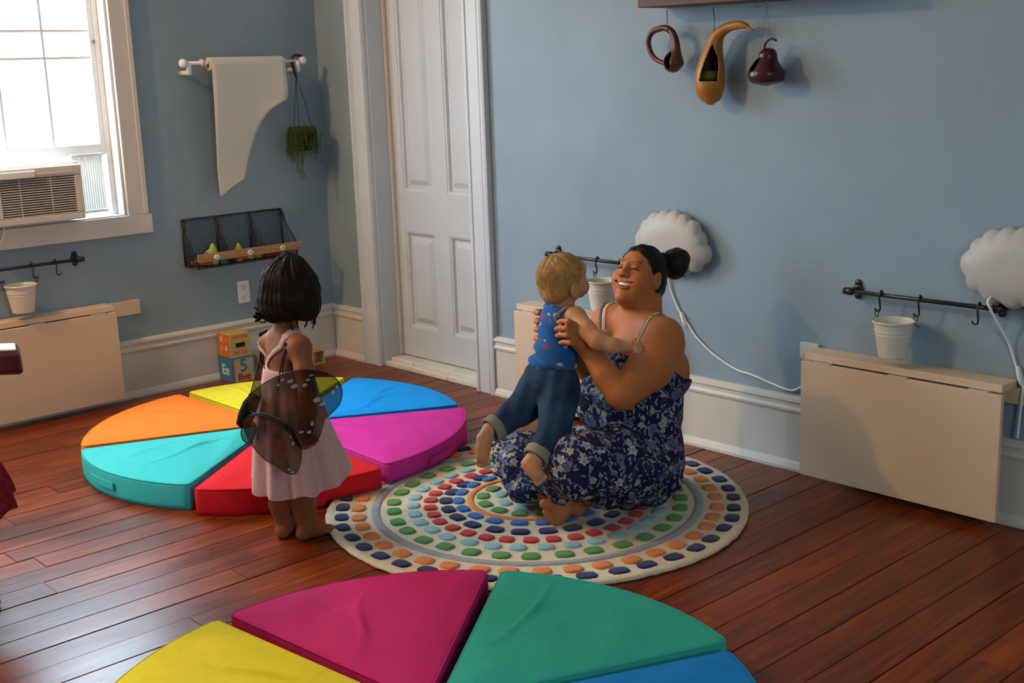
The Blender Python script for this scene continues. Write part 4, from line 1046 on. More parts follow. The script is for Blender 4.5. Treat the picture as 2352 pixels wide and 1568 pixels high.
# ------------------------------------------------------------------ implicit-surface engine for bodies, clothes and hair
class SDF:
    def __init__(s): s.ops = []; s.disp = None
    def _put(s, f, lo, hi, k, op): s.ops.append((f, np.array(lo), np.array(hi), k, op)); return s
    def rc(s, a, b, r1, r2, k=.02, op='u'):
        a, b = np.array(a, float), np.array(b, float); ba = b-a; L2 = float(ba@ba)+1e-12
        def f(X, Y, Z):
            px, py, pz = X-a[0], Y-a[1], Z-a[2]
            t = np.clip((px*ba[0]+py*ba[1]+pz*ba[2])/L2, 0, 1)
            return np.sqrt((px-t*ba[0])**2+(py-t*ba[1])**2+(pz-t*ba[2])**2)-(r1+t*(r2-r1))
        R_ = max(r1, r2); return s._put(f, np.minimum(a, b)-R_, np.maximum(a, b)+R_, k, op)
    def el(s, c, r, ax=None, k=.02, op='u'):
        c = np.array(c, float); r = np.array(r, float); A = np.eye(3) if ax is None else np.array(ax, float)
        def f(X, Y, Z):
            px, py, pz = X-c[0], Y-c[1], Z-c[2]
            q = [(px*A[i, 0]+py*A[i, 1]+pz*A[i, 2]) for i in range(3)]
            k0 = np.sqrt(sum((q[i]/r[i])**2 for i in range(3))); k1 = np.sqrt(sum((q[i]/r[i]**2)**2 for i in range(3)))+1e-9
            return k0*(k0-1)/k1
        ext = np.sqrt(((A*r[:, None])**2).sum(0)); return s._put(f, c-ext, c+ext, k, op)
    def chain(s, pts, rs, k=.02, op='u'):
        for i in range(len(pts)-1): s.rc(pts[i], pts[i+1], rs[i], rs[i+1], k if i == 0 else min(k, .012), op)
        return s
    def plane(s, n, c, k=.004):
        """keep the side where n.p < c"""
        n = np.array(n, float); ln = np.linalg.norm(n); n = n/ln; c = c/ln
        return s._put(lambda X, Y, Z: n[0]*X+n[1]*Y+n[2]*Z-c, [-1e9]*3, [1e9]*3, k, 'i')
    def custom(s, f, k=.004, op='i'): return s._put(f, [-1e9]*3, [1e9]*3, k, op)
    @staticmethod
    def comb(D, d, k, op):
        if op == 'u':
            h = np.maximum(k-np.abs(D-d), 0)/k; return np.minimum(D, d)-h*h*k*.25
        if op == 's': d = -d
        h = np.maximum(k-np.abs(D-d), 0)/k; return np.maximum(D, d)+h*h*k*.25
    def val(s, P):
        P = np.asarray(P, np.float32); X, Y, Z = P[:, 0], P[:, 1], P[:, 2]; D = np.full(len(P), 1.0, np.float32)
        for f, lo, hi, k, op in s.ops: D = s.comb(D, f(X, Y, Z).astype(np.float32), k, op)
        if s.disp is not None: D = D+s.disp(X, Y, Z)
        return D
    def bounds(s):
        lo = np.min([o[1] for o in s.ops if o[4] == 'u'], axis=0); hi = np.max([o[2] for o in s.ops if o[4] == 'u'], axis=0); return lo, hi
    def grid(s, lo, hi, h):
        n = [int(math.ceil((hi[i]-lo[i])/h))+1 for i in range(3)]
        ax = [(lo[i]+h*np.arange(n[i])).astype(np.float32) for i in range(3)]
        D = np.full(n, 1.0, np.float32)
        for f, l, hh, k, op in s.ops:
            pad = k+3*h+.006
            i0 = [max(0, int((max(l[i], lo[i]-1)-pad-lo[i])/h)) for i in range(3)]; i1 = [min(n[i], int((min(hh[i], hi[i]+1)+pad-lo[i])/h)+2) for i in range(3)]
            if any(i1[i] <= i0[i] for i in range(3)): continue
            sl = tuple(slice(i0[i], i1[i]) for i in range(3))
            X, Y, Z = ax[0][sl[0]][:, None, None], ax[1][sl[1]][None, :, None], ax[2][sl[2]][None, None, :]
            D[sl] = s.comb(D[sl], f(X, Y, Z), k, op)
        if s.disp is not None: D = D+s.disp(ax[0][:, None, None], ax[1][None, :, None], ax[2][None, None, :])
        return D
    def mesh(s, h, fine=()):
        """surface nets; fine = [(lo, hi, h)] boxes meshed at their own finer step"""
        lo, hi = s.bounds(); V = []; F = []; off = 0
        for (a, b, hh, skip) in [(lo-.03, hi+.03, h, fine)]+[(np.array(f[0]), np.array(f[1]), f[2], ()) for f in fine]:
            v, q = nets(s.grid(a, b, hh), a, hh)
            if len(v) == 0: continue
            c = v[q].mean(1) if len(q) else np.zeros((0, 3))
            keep = np.ones(len(q), bool)
            for f in skip:
                keep &= ~np.all((c > np.array(f[0])+1.5*h) & (c < np.array(f[1])-1.5*h), axis=1)
            q = q[keep]; V.append(v); F.append(q+off); off += len(v)
        V = np.concatenate(V); F = np.concatenate(F)
        used = np.unique(F); mp = np.full(len(V), -1); mp[used] = np.arange(len(used))
        return V[used], mp[F]
    def project(s, P, it=4, off=0.0):
        P = np.array(P, np.float64)
        for _ in range(it):
            e = 1e-3; d = s.val(P)-off
            g = np.stack([s.val(P+np.eye(3)[i]*e)-s.val(P-np.eye(3)[i]*e) for i in range(3)], 1)/(2*e)
            P = P-(d[:, None]*g)/(np.sum(g*g, 1)[:, None]+1e-6)
        return P
def nets(D, lo, h):
    neg = D < 0; n = D.shape
    c = np.zeros((n[0]-1, n[1]-1, n[2]-1), np.int8)
    for i in (0, 1):
        for j in (0, 1):
            for k in (0, 1): c += neg[i:n[0]-1+i, j:n[1]-1+j, k:n[2]-1+k]
    act = (c > 0) & (c < 8); idx = np.argwhere(act)
    if len(idx) == 0: return np.zeros((0, 3)), np.zeros((0, 4), int)
    vid = np.full(act.shape, -1, np.int64); vid[act] = np.arange(len(idx))
    S_ = np.zeros((len(idx), 3)); cnt = np.zeros(len(idx))
    cs = [(i, j, k) for i in (0, 1) for j in (0, 1) for k in (0, 1)]
    vals = {o: D[idx[:, 0]+o[0], idx[:, 1]+o[1], idx[:, 2]+o[2]].astype(np.float64) for o in cs}
    for o in cs:
        for a in range(3):
            if o[a] == 0:
                p = list(o); p[a] = 1; v0, v1 = vals[o], vals[tuple(p)]; m = (v0 < 0) != (v1 < 0)
                t = np.where(m, v0/np.where(m, v0-v1, 1), 0); q = np.array(o, float)[None, :].repeat(len(idx), 0); q[:, a] = t
                S_[m] += q[m]; cnt[m] += 1
    V = lo+h*(idx+S_/cnt[:, None])
    Q = []
    for a in range(3):
        b, c_ = (a+1) % 3, (a+2) % 3
        sl0 = [slice(None)]*3; sl1 = [slice(None)]*3; sl0[a] = slice(0, n[a]-1); sl1[a] = slice(1, n[a])
        x = neg[tuple(sl0)] != neg[tuple(sl1)]
        e = np.argwhere(x); e = e[(e[:, b] > 0) & (e[:, c_] > 0) & (e[:, b] < n[b]-1) & (e[:, c_] < n[c_]-1)]
        if len(e) == 0: continue
        def cell(db, dc): q = e.copy(); q[:, b] -= db; q[:, c_] -= dc; return vid[q[:, 0], q[:, 1], q[:, 2]]
        f = np.stack([cell(1, 1), cell(0, 1), cell(0, 0), cell(1, 0)], 1)
        inside = neg[e[:, 0], e[:, 1], e[:, 2]]
        f[~inside] = f[~inside][:, ::-1]
        Q.append(f)
    return V, np.concatenate(Q)
RH_ = np.array([math.cos(YAW), -math.sin(YAW), 0.0]); AW = np.array([math.sin(YAW), math.cos(YAW), 0.0]); UP = np.array([0, 0, 1.0])   # picture right, away from viewer
def organic(name, sdf, h, m, parent, fine=(), col=None, uv=None):
    V, F = sdf.mesh(h, fine)
    o = mk(name, V, F, m, parent, True, col=col(V) if col else None)
    if uv is not None:        # cloth print laid on in flat pieces, like the panels the garment is cut from
        B3 = np.array(uv); Q = V[F]; nrm = np.abs(np.cross(Q[:, 2]-Q[:, 0], Q[:, 3]-Q[:, 1])@B3.T); ax = nrm.argmax(1)
        L3 = V@B3.T; a_ = np.array([1, 0, 0])[ax]; b_ = np.array([2, 2, 1])[ax]
        uvs = np.stack([np.take_along_axis(L3[F], a_[:, None, None].repeat(4, 1), 2)[..., 0]+ax[:, None]*3.1, np.take_along_axis(L3[F], b_[:, None, None].repeat(4, 1), 2)[..., 0]], -1)
        ul = o.data.uv_layers.new(name='print'); ul.data.foreach_set('uv', uvs.astype(np.float32).ravel())
    return o
class Frame:
    """local frame: f forward, l left, u up"""
    def __init__(s, o, f, u=UP):
        s.o = np.array(o, float); s.f = f/np.linalg.norm(f); l = np.cross(u, s.f); s.l = l/np.linalg.norm(l); s.u = np.cross(s.f, s.l)
        s.A = np.array([s.l, s.f, s.u])
    def __call__(s, l, f, u): return s.o+s.l*l+s.f*f+s.u*u
    def loc(s, P): return (np.asarray(P)-s.o)@s.A.T
    def pitched(s, deg, roll=0):
        a = math.radians(deg); f = s.f*math.cos(a)+s.u*math.sin(a); u = -s.f*math.sin(a)+s.u*math.cos(a)
        b = math.radians(roll); u = u*math.cos(b)+s.l*math.sin(b)
        q = Frame(s.o, f, u); return q
def heading(deg, right=1):
    """deg towards the viewer from picture-left (right=-1: away from the viewer from picture-right)"""
    a = math.radians(deg)
    return (-RH_*math.cos(a)-AW*math.sin(a)) if right == 1 else (RH_*math.cos(a)+AW*math.sin(a))
def finger(s, pts, r0, r1, k=.004): s.chain(pts, list(np.linspace(r0, r1, len(pts))), k)
def strands(name, m, parent, roots_paths, r, seg=5):
    V = []; F = []; n = 4; base = 0
    for P in roots_paths:
        P = np.asarray(P); k = len(P)
        T = np.gradient(P, axis=0); T /= np.linalg.norm(T, axis=1)[:, None]+1e-9
        up = np.cross(T, [.3, .5, .8]); up /= np.linalg.norm(up, axis=1)[:, None]+1e-9; sd = np.cross(T, up)
        w = r*np.sin(np.clip(np.linspace(.12, 1.0, k), 0, 1)*PI*.97)**.5
        for j in range(n):
            a = 2*PI*j/n; V.append(P+w[:, None]*(math.cos(a)*up+math.sin(a)*sd))
        for j in range(n):
            j2 = (j+1) % n
            for i in range(k-1): F.append((base+j*k+i, base+j2*k+i, base+j2*k+i+1, base+j*k+i+1))
        base += n*k
    return tag(mk(name, np.concatenate(V), F, m, parent, True), kind='stuff')
def skin(name): return mat(name, (.5, .3, .2), .55, .22, noise=(60, .05, E1), bump=(220, .05, E1), attr=True, sss=.12)
def hairm(name, c, amt=.5): return mat(name, c, .5, .2, noise=(26, amt, (1, 1, 1)), bump=(90, .5, (1, 1, .25)))

# ------------------------------------------------------------------ the woman
wf = heading(33)                                     # her chest faces picture-left and a little towards the viewer
WFr = Frame(at(1462, 1000, 4.32), wf)
Wp = thing('person', np.array([2.75, -.66, 0.0]), 'laughing woman in a navy floral dress sitting cross-legged holding up the baby', 'person')
SK = (.44, .145, .042)
b = SDF()
AX = WFr.A
chest = at(1474, 862, 4.33); belly = at(1452, 965, 4.30); pelv = at(1448, 1062, 4.33)
neck0, neck1 = at(1468, 752, 4.34), at(1478, 692, 4.335)
shL, shR = at(1519, 797, 4.175), at(1402, 752, 4.47)
elL, wrL = at(1424, 905, 3.985), at(1354, 803, 4.035)
elR, wrR = at(1390, 880, 4.48), at(1290, 790, 4.27)
hipL, knL = at(1482, 1072, 4.22), at(1330, 1070, 3.95)
hipR, knR = at(1412, 1045, 4.42), at(1196, 1052, 4.40)
anR = at(1250, 1128, 4.17); anL = at(1240, 1110, 4.22)
b.el(chest, (.165, .125, .175), AX, .03)
b.el(at(1450, 905, 4.30), (.150, .125, .15), AX, .04)
b.el(belly, (.165, .140, .16), AX, .04); b.el(pelv, (.185, .15, .11), AX, .04)
b.rc(neck0, neck1, .072, .058, .04)
b.rc(at(1476, 742, 4.35), shL+UP*.045-wf*.02, .055, .055, .05); b.rc(at(1468, 735, 4.36), shR+UP*.035, .052, .05, .05)
b.el(at(1545, 850, 4.31), (.065, .055, .085), AX, .04)                                   # fold of the back beside the arm
b.chain([shL, at(1494, 843, 4.09), elL+RH_*.008], [.080, .077, .054], .035)
b.chain([elL, at(1392, 862, 4.00), wrL], [.049, .045, .033], .006)
b.chain([shR, at(1392, 820, 4.50), elR], [.078, .075, .06], .035); b.chain([elR, wrR], [.058, .034], .02)
# left hand on the baby's side, near the viewer
pm = [at(1338, 784, 4.025), at(1322, 772, 4.000)]
b.rc(wrL, pm[0], .033, .034, .02); b.el((pm[0]+pm[1])/2, (.030, .024, .036), np.array([CF, -RH_, UP]), .02)
for i, (dy, ln) in enumerate(((-24, 0), (-8, 5), (8, 3), (25, -5))):
    a0 = at(1324, 768+dy*.85, 3.985); a1 = at(1306-ln, 762+dy, 3.962); a2 = at(1290-ln, 761+dy*.98, 3.990); a3 = at(1282-ln, 763+dy*.96, 4.03)
    finger(b, [pm[1], a0, a1, a2, a3], .0118, .0078, .004)
finger(b, [at(1346, 772, 4.02), at(1340, 745, 4.02), at(1330, 722, 4.03)], .014, .010, .008)
# right hand round the far side of the baby
b.el(at(1262, 765, 4.25), (.03, .03, .04), AX, .02); b.rc(wrR, at(1262, 765, 4.25), .033, .03, .02)
for i, dy in enumerate((-40, -20, -1, 20)):
    finger(b, [at(1262, 762+dy*.6, 4.245), at(1243, 757+dy, 4.225), at(1233, 757+dy, 4.185), at(1238, 759+dy, 4.150)], .0125, .0095, .006)
# legs under the dress, one bare foot
b.chain([hipL, knL], [.10, .07], .03); b.chain([hipR, knR], [.10, .07], .03); b.chain([knR, anR], [.06, .036], .02)
b.chain([knL, anL], [.06, .04], .02)
heel = at(1326, 1166, 4.13); ball = at(1284, 1170, 4.075); 
b.rc(anR, at(1292, 1150, 4.14), .034, .034, .02); b.rc(heel, at(1300, 1160, 4.10), .030, .034, .02); b.el(ball, (.038, .022, .047), np.array([RH_, CF, UP]), .02)
b.el(at(1303, 1150, 4.115), (.04, .025, .03), np.array([RH_, CF, UP]), .02)
for (x, y, dx, r_) in ((1262, 1157, -16, .0165), (1262, 1176, -12, .0115), (1264, 1186, -10, .0105), (1268, 1194, -8, .010), (1274, 1200, -5, .0095)):
    b.rc(at(x+14, y+1, 4.070), at(x, y, 4.055), r_*.9, r_*.92, .006); b.rc(at(x, y, 4.055), at(x+dx*.75, y, 4.050), r_*.92, r_, .004)
# head
H = Frame(at(1469, 634, 4.32), heading(47)).pitched(23, 0); HS = .95
def h_(l, f, u): return H(l*HS, f*HS, u*HS)
HA = H.A
def he(l, f, u, r_, k=.02, op='u'): b.el(h_(l, f, u), tuple(v*HS for v in r_), HA, k*HS, op)
he(0, -.012, .024, (.077, .097, .090), .03); he(0, .028, -.034, (.069, .060, .074), .03)
for s_ in (-1, 1):
    he(s_*.041, .053, -.026, (.036, .036, .031), .018)         # cheeks lifted by the smile
    he(s_*.042, .028, -.054, (.028, .042, .033), .03)          # jaw
    he(s_*.027, .075, .036, (.021, .011, .008), .016)          # brow
he(0, .077, -.098, (.022, .018, .017), .020)                   # chin
he(0, .032, -.102, (.046, .050, .028), .03)                    # soft underside of the chin
b.rc(neck1, h_(0, -.015, -.07), .058, .054, .03)
for s_ in (-1, 1): he(s_*.031, .100, .014, (.018, .013, .011), .012, 's')
for s_ in (-1, 1): he(s_*.031, .0800, .0125, (.0155, .0105, .0095), .005)   # closed lids
b.rc(h_(0, .086, .024), h_(0, .100, -.010), .0085, .0110, .012); he(0, .1035, -.0165, (.0150, .0110, .0105), .010)
for s_ in (-1, 1): he(s_*.0140, .094, -.020, (.0085, .011, .0075), .006)
for s_ in (-1, 1): he(s_*.007, .0985, -.0265, (.0042, .006, .0032), .003, 's')
# mouth: wide open smile between two lips
ML = .0365; MU = -.0550
def mouth_f(l): return .0925-14.0*l*l
def mouth_u(l): return MU+9.0*l*l
LS = list(np.linspace(-ML, ML, 11))
for l in LS: he(l, mouth_f(l)+.006, mouth_u(l), (.0070, .017, .0098*(1-(l/.040)**2)+.0008), .003, 's')
tl_ = lambda l: 1-(l/(ML*1.05))**2
b.chain([h_(l, mouth_f(l)+.0005, mouth_u(l)+.0108*tl_(l)+.001) for l in LS], [.0018]+[.0032*HS]*9+[.0018], .004)
b.chain([h_(l, mouth_f(l)-.0005, mouth_u(l)-.0118*tl_(l)-.001) for l in LS], [.0018]+[.0044*HS]*9+[.0018], .004)
for s_ in (-1, 1):   # ears
    he(s_*.077, -.012, -.008, (.010, .019, .032), .008); he(s_*.088, -.009, -.004, (.008, .010, .018), .006, 's'); b.rc(h_(s_*.083, -.004, -.030), h_(s_*.082, -.006, -.036), .0065, .0055, .006)
def wcol(V):
    C_ = np.tile(np.array(SK), (len(V), 1)); q = H.loc(V)/HS; l, f, u = q[:, 0], q[:, 1], q[:, 2]
    def blend(mask, c): C_[:] = C_*(1-mask[:, None])+np.array(c)*mask[:, None]
    hd = (np.abs(l) < .1) & (np.abs(f) < .13) & (np.abs(u) < .14)
    for s_ in (-1, 1):
        d2 = ((l-s_*.043)/.026)**2+((u+.026)/.024)**2; blend(np.where(hd & (f > .03), np.exp(-d2*1.2), 0)*.55, (.46, .115, .05))
        # brow hairs and lash line
        br = np.abs(u-(.0370+.05*(s_*l-.03)-9*(s_*l-.030)**2)); blend(np.where(hd & (f > .05) & (s_*l > .013) & (s_*l < .050) & (br < .0034), .55, 0), (.05, .022, .012))
        la = np.abs(u-(.0085-16.0*(s_*l-.031)**2)); blend(np.where(hd & (f > .05) & (s_*l > .014) & (s_*l < .049) & (la < .0021), .9, 0), (.03, .012, .008))
        nn = ((l-s_*.0075)/.005)**2+((u+.0265)/.004)**2+((f-.098)/.01)**2; blend(np.where(hd, np.exp(-nn), 0)*.8, (.07, .02, .012))
    ctr = mouth_u(l); tl = np.clip(1-(l/(ML*1.05))**2, 0, 1)
    lip = hd & (f > .06) & (np.abs(l) < ML) & (u < ctr+.0108*tl+.0036) & (u > ctr-.0118*tl-.0050)
    blend(np.where(lip, .7, 0), (.36, .095, .070))
    ins = hd & (f > .04) & (f < mouth_f(l)-.004) & (np.abs(l) < ML) & (np.abs(u-ctr) < .0104*tl+.0005)
    blend(np.where(ins, .9, 0), (.06, .012, .010))
    sole = np.linalg.norm(V-ball, axis=1); blend(np.clip(1-sole/.10, 0, 1)*.35, (.46, .19, .11))
    return C_
hlo, hhi = H.o-.15, H.o+.15; hlo[2] = H.o[2]-.135
hd0 = at(1305, 765, 4.0)
organic('body', b, .0055, skin('skin_woman'), Wp, [(hlo, hhi, .0021), (np.minimum(at(1275, 800, 4.08), at(1355, 715, 3.94))-.01, np.maximum(at(1275, 800, 4.08), at(1355, 715, 3.94))+.012, .003), (at(1285, 1170, 4.07)-np.array([.08, .08, .06]), at(1285, 1170, 4.07)+np.array([.08, .08, .07]), .003)], wcol)
# teeth
TEETH = mat('teeth', (.72, .66, .52), .3, .4)
g = G()
for k in range(-5, 6):
    l = k*.0054; hw = .00258; hh = .0066*(1-(l/.044)**2); f = mouth_f(l)-.0040; u = mouth_u(l)+.0034*tl_(l)
    V = [h_(l+sx*hw, f+sy*.0025, u+sz*hh) for sz in (-1, 1) for sx, sy in ((-1, -1), (1, -1), (1, 1), (-1, 1))]
    g.add(V, [(3, 2, 1, 0), (4, 5, 6, 7), (0, 1, 5, 4), (1, 2, 6, 5), (2, 3, 7, 6), (3, 0, 4, 7)])
g.mk('teeth', TEETH, Wp, bevel=.0008)
# dress: follows the same body, loose, gathered at the waist
def floral():
    m = bpy.data.materials.new('navy_floral_cotton'); m.use_nodes = True; nt = m.node_tree; bs = nt.nodes['Principled BSDF']; N = nt.nodes.new; Lk = nt.links.new
    bs.inputs['Roughness'].default_value = .85; bs.inputs['Specular IOR Level'].default_value = .15
    tc = N('ShaderNodeTexCoord'); cur = None
    col = N('ShaderNodeRGB'); col.outputs[0].default_value = (.010, .013, .045, 1); cur = col.outputs[0]
    def M(op, a, b_=None, c_=None):
        n = N('ShaderNodeMath'); n.operation = op
        for i, v in enumerate((a, b_, c_)):
            if v is None: continue
            if isinstance(v, (int, float)): n.inputs[i].default_value = v
            else: Lk(v, n.inputs[i])
        return n.outputs[0]
    def flowers(scale, rad, petals, colour, keep, offs, depth=.28, holes=True, centre=None):
        nonlocal cur
        mp = N('ShaderNodeMapping'); mp.inputs['Location'].default_value = offs; Lk(tc.outputs['UV'], mp.inputs[0])
        sc = N('ShaderNodeVectorMath'); sc.operation = 'SCALE'; sc.inputs['Scale'].default_value = scale; Lk(mp.outputs[0], sc.inputs[0])
        v = N('ShaderNodeTexVoronoi'); v.voronoi_dimensions = '2D'; v.inputs['Scale'].default_value = 1.0; v.inputs['Randomness'].default_value = .8; Lk(sc.outputs[0], v.inputs['Vector'])
        d = N('ShaderNodeVectorMath'); d.operation = 'SUBTRACT'; Lk(sc.outputs[0], d.inputs[0]); Lk(v.outputs['Position'], d.inputs[1])
        sx = N('ShaderNodeSeparateXYZ'); Lk(d.outputs[0], sx.inputs[0])
        ang = M('ARCTAN2', sx.outputs[1], sx.outputs[0])
        cs = N('ShaderNodeSeparateColor'); Lk(v.outputs['Color'], cs.inputs[0])
        wob = M('MULTIPLY_ADD', M('COSINE', M('MULTIPLY_ADD', ang, float(petals), M('MULTIPLY', cs.outputs[1], 6.28))), depth, 1.0)
        r_ = M('MULTIPLY', wob, M('MULTIPLY_ADD', cs.outputs[2], rad*.4, rad*.8))
        ins = M('LESS_THAN', v.outputs['Distance'], r_)
        if holes: ins = M('MULTIPLY', ins, M('SUBTRACT', 1.0, M('MULTIPLY', M('GREATER_THAN', v.outputs['Distance'], M('MULTIPLY', r_, .26)), M('LESS_THAN', v.outputs['Distance'], M('MULTIPLY', r_, .40)))))
        ins = M('MULTIPLY', ins, M('LESS_THAN', cs.outputs[0], keep))
        mx = N('ShaderNodeMix'); mx.data_type = 'RGBA'; Lk(ins, mx.inputs[0]); Lk(cur, mx.inputs[6]); mx.inputs[7].default_value = (*colour, 1); cur = mx.outputs[2]
    flowers(44, .25, 2, (.15, .17, .24), .45, (.31, .17, .05), .72, False)      # leaves
    flowers(60, .25, 2, (.27, .28, .31), .32, (.11, .47, .25), .75, False)
    flowers(13, .27, 9, (.11, .12, .19), .42, (.7, .2, .9), .16)
    flowers(17, .25, 5, (.38, .36, .33), .40, (.2, .9, .4), .20)
    flowers(27, .24, 5, (.40, .34, .22), .30, (.5, .1, .6), .22)
    # thin vines
    nz = N('ShaderNodeTexNoise'); nz.inputs['Scale'].default_value = 13; nz.inputs['Detail'].default_value = 1; Lk(tc.outputs['UV'], nz.inputs['Vector'])
    vine = M('LESS_THAN', M('ABSOLUTE', M('SUBTRACT', nz.outputs['Fac'], .5)), .008)
    mx = N('ShaderNodeMix'); mx.data_type = 'RGBA'; Lk(M('MULTIPLY', vine, .6), mx.inputs[0]); Lk(cur, mx.inputs[6]); mx.inputs[7].default_value = (.17, .18, .25, 1)
    Lk(mx.outputs[2], bs.inputs['Base Color'])
    n = N('ShaderNodeTexNoise'); n.inputs['Scale'].default_value = 26; n.inputs['Detail'].default_value = 3; Lk(tc.outputs['Object'], n.inputs['Vector'])
    bp = N('ShaderNodeBump'); bp.inputs['Strength'].default_value = .25; bp.inputs['Distance'].default_value = .01; Lk(n.outputs['Fac'], bp.inputs['Height']); Lk(bp.outputs[0], bs.inputs['Normal'])
    return m
FLORAL = floral()
dr = SDF(); e = .012
dr.el(chest, (.165+e, .125+e, .175+e), AX, .03); dr.el(at(1545, 850, 4.31), (.065+e*.5, .055+e*.5, .085+e*.5), AX, .04)
for s_ in (-1, 1): dr.el(WFr.o+WFr.l*s_*.075+WFr.f*.115+UP*.135, (.085, .075, .085), AX, .04)
dr.el(at(1450, 905, 4.30), (.150+e, .125+e, .15+e), AX, .04)
dr.el(belly, (.180, .160, .165), AX, .05); dr.el(at(1468, 1000, 4.31), (.172, .150, .10), AX, .04)
dr.el(pelv, (.205, .170, .125), AX, .05)
dr.chain([hipL, at(1405, 1068, 4.06), knL], [.125, .128, .105], .04)
dr.el(at(1480, 1085, 4.20), (.10, .10, .095), AX, .05)
dr.chain([hipR, at(1300, 1045, 4.42), knR], [.12, .115, .095], .04)
dr.chain([knR, at(1205, 1090, 4.28), at(1236, 1118, 4.19)], [.095, .075, .050], .03)
dr.chain([knL, at(1300, 1095, 4.05), at(1262, 1110, 4.14)], [.10, .085, .05], .03)
dr.el(at(1206, 1128, 4.20), (.055, .05, .045), AX, .03); dr.el(at(1190, 1095, 4.28), (.07, .06, .06), AX, .03)
dr.el(at(1420, 1110, 4.12), (.13, .09, .075), np.array([RH_, AW, UP]), .05)
dr.plane((0, 0, -1), -.021, .004)
# neckline plane: higher in front than under the arm at the back
pf, pb, pl = at(1405, 803, 4.22), at(1566, 868, 4.36), at(1480, 845, 4.20)
nn_ = np.cross(pb-pf, WFr.l); nn_ = nn_ if nn_[2] > 0 else -nn_
dr.plane(nn_, float(nn_@pf), .006)
# arm holes: keep the cloth off the arms
dr.rc(shL+UP*.03, at(1500, 842, 4.08), .100, .100, .01, 's'); dr.rc(shR+UP*.03, at(1392, 820, 4.50), .09, .085, .01, 's')
def wfold(X, Y, Z):
    q = (X-WFr.o[0])*WFr.f[0]+(Y-WFr.o[1])*WFr.f[1]; p = (X-WFr.o[0])*WFr.l[0]+(Y-WFr.o[1])*WFr.l[1]
    zz = Z
    a = .0050*np.sin(46*p+14*zz+3*np.sin(9*q))*np.clip((.34-zz)*6, 0.15, 1)
    c_ = .0042*np.sin(58*q-30*zz+2.5*np.sin(11*p))
    wst = .010*np.exp(-((zz-.245)/.028)**2)          # gathered waist
    return a+c_+wst
dr.disp = wfold
organic('dress', dr, .0055, FLORAL, Wp, uv=(RH_, AW, UP))
# shoulder straps: cream bra strap with the dress strap beside it
CREAM = mat('cream_strap', (.55, .42, .22), .7)
def strap(pts, w, m, nm, off):
    P = b.project(spline(pts, 6), 5, off); V = []; F = []; n = len(P)
    for i in range(n):
        t_ = P[min(i+1, n-1)]-P[max(i-1, 0)]; t_ /= np.linalg.norm(t_); e_ = 1e-3
        gn = np.array([(b.val(P[i:i+1]+np.eye(3)[k]*e_)-b.val(P[i:i+1]-np.eye(3)[k]*e_))[0] for k in range(3)]); gn /= np.linalg.norm(gn)+1e-9
        sd = np.cross(t_, gn); sd /= np.linalg.norm(sd)+1e-9
        V += [P[i]-sd*w, P[i]+gn*.0018-sd*w*.7, P[i]+gn*.0018+sd*w*.7, P[i]+sd*w]
    for i in range(n-1):
        for j in range(3): F.append((i*4+j, i*4+j+1, (i+1)*4+j+1, (i+1)*4+j))
    return G().add(V, F).mk(nm, m, Wp, True)
LF = [at(1428, 795, 4.14), at(1450, 770, 4.15), at(1475, 750, 4.18), at(1500, 740, 4.22), at(1525, 742, 4.28), at(1550, 765, 4.36), at(1570, 800, 4.40), at(1578, 835, 4.40)]
strap(LF, .0085, CREAM, 'bra_strap', .002)
strap([p+np.array([0, 0, -.012])+RH_*.004 for p in LF], .0045, FLORAL, 'dress_strap', .0025)
RF = [at(1366, 800, 4.34), at(1376, 770, 4.37), at(1388, 745, 4.40), at(1402, 722, 4.45), at(1418, 716, 4.5)]
strap(RF, .0075, CREAM, 'bra_strap', .002); strap([p-RH_*.014 for p in RF], .005, FLORAL, 'dress_strap', .0025)
# hair pulled back into a bun
DH = hairm('dark_brown_hair', (.014, .008, .0055), .5)
hs = SDF()
hs.el(h_(0, -.014, .026), (.079, .097, .0905), HA, .02); hs.el(h_(0, -.070, -.026), (.062, .052, .070), HA, .03)
for s_ in (-1, 1): hs.el(h_(s_*.052, -.030, -.012), (.032, .045, .045), HA, .02)
hs.custom(lambda X, Y, Z: .863*((X-H.o[0])*H.f[0]+(Y-H.o[1])*H.f[1]+(Z-H.o[2])*H.f[2])-.504*((X-H.o[0])*H.u[0]+(Y-H.o[1])*H.u[1]+(Z-H.o[2])*H.u[2])-.0175, .012)
for s_ in (-1, 1): hs.el(h_(s_*.085, -.008, -.010), (.022, .022, .036), HA, .01, 's')
bun = at(1549, 603, 4.40)
hs.el(bun, (.052, .047, .050), HA, .02); hs.el(bun+UP*.018+RH_*.018, (.034, .034, .03), HA, .02); hs.el(bun-UP*.028+RH_*.0, (.036, .034, .032), HA, .02)
def hfold(X, Y, Z):
    q = (X-H.o[0])*H.u[0]+(Y-H.o[1])*H.u[1]+(Z-H.o[2])*H.u[2]; p = (X-H.o[0])*H.l[0]+(Y-H.o[1])*H.l[1]+(Z-H.o[2])*H.l[2]
    return .0009*np.sin(170*q+5*np.sin(40*p))+.0006*np.sin(210*p+60*q)
hs.disp = hfold
organic('hair', hs, .0026, DH, Wp)
r = random.Random(11); paths = []
bl_ = H.loc(bun)/HS
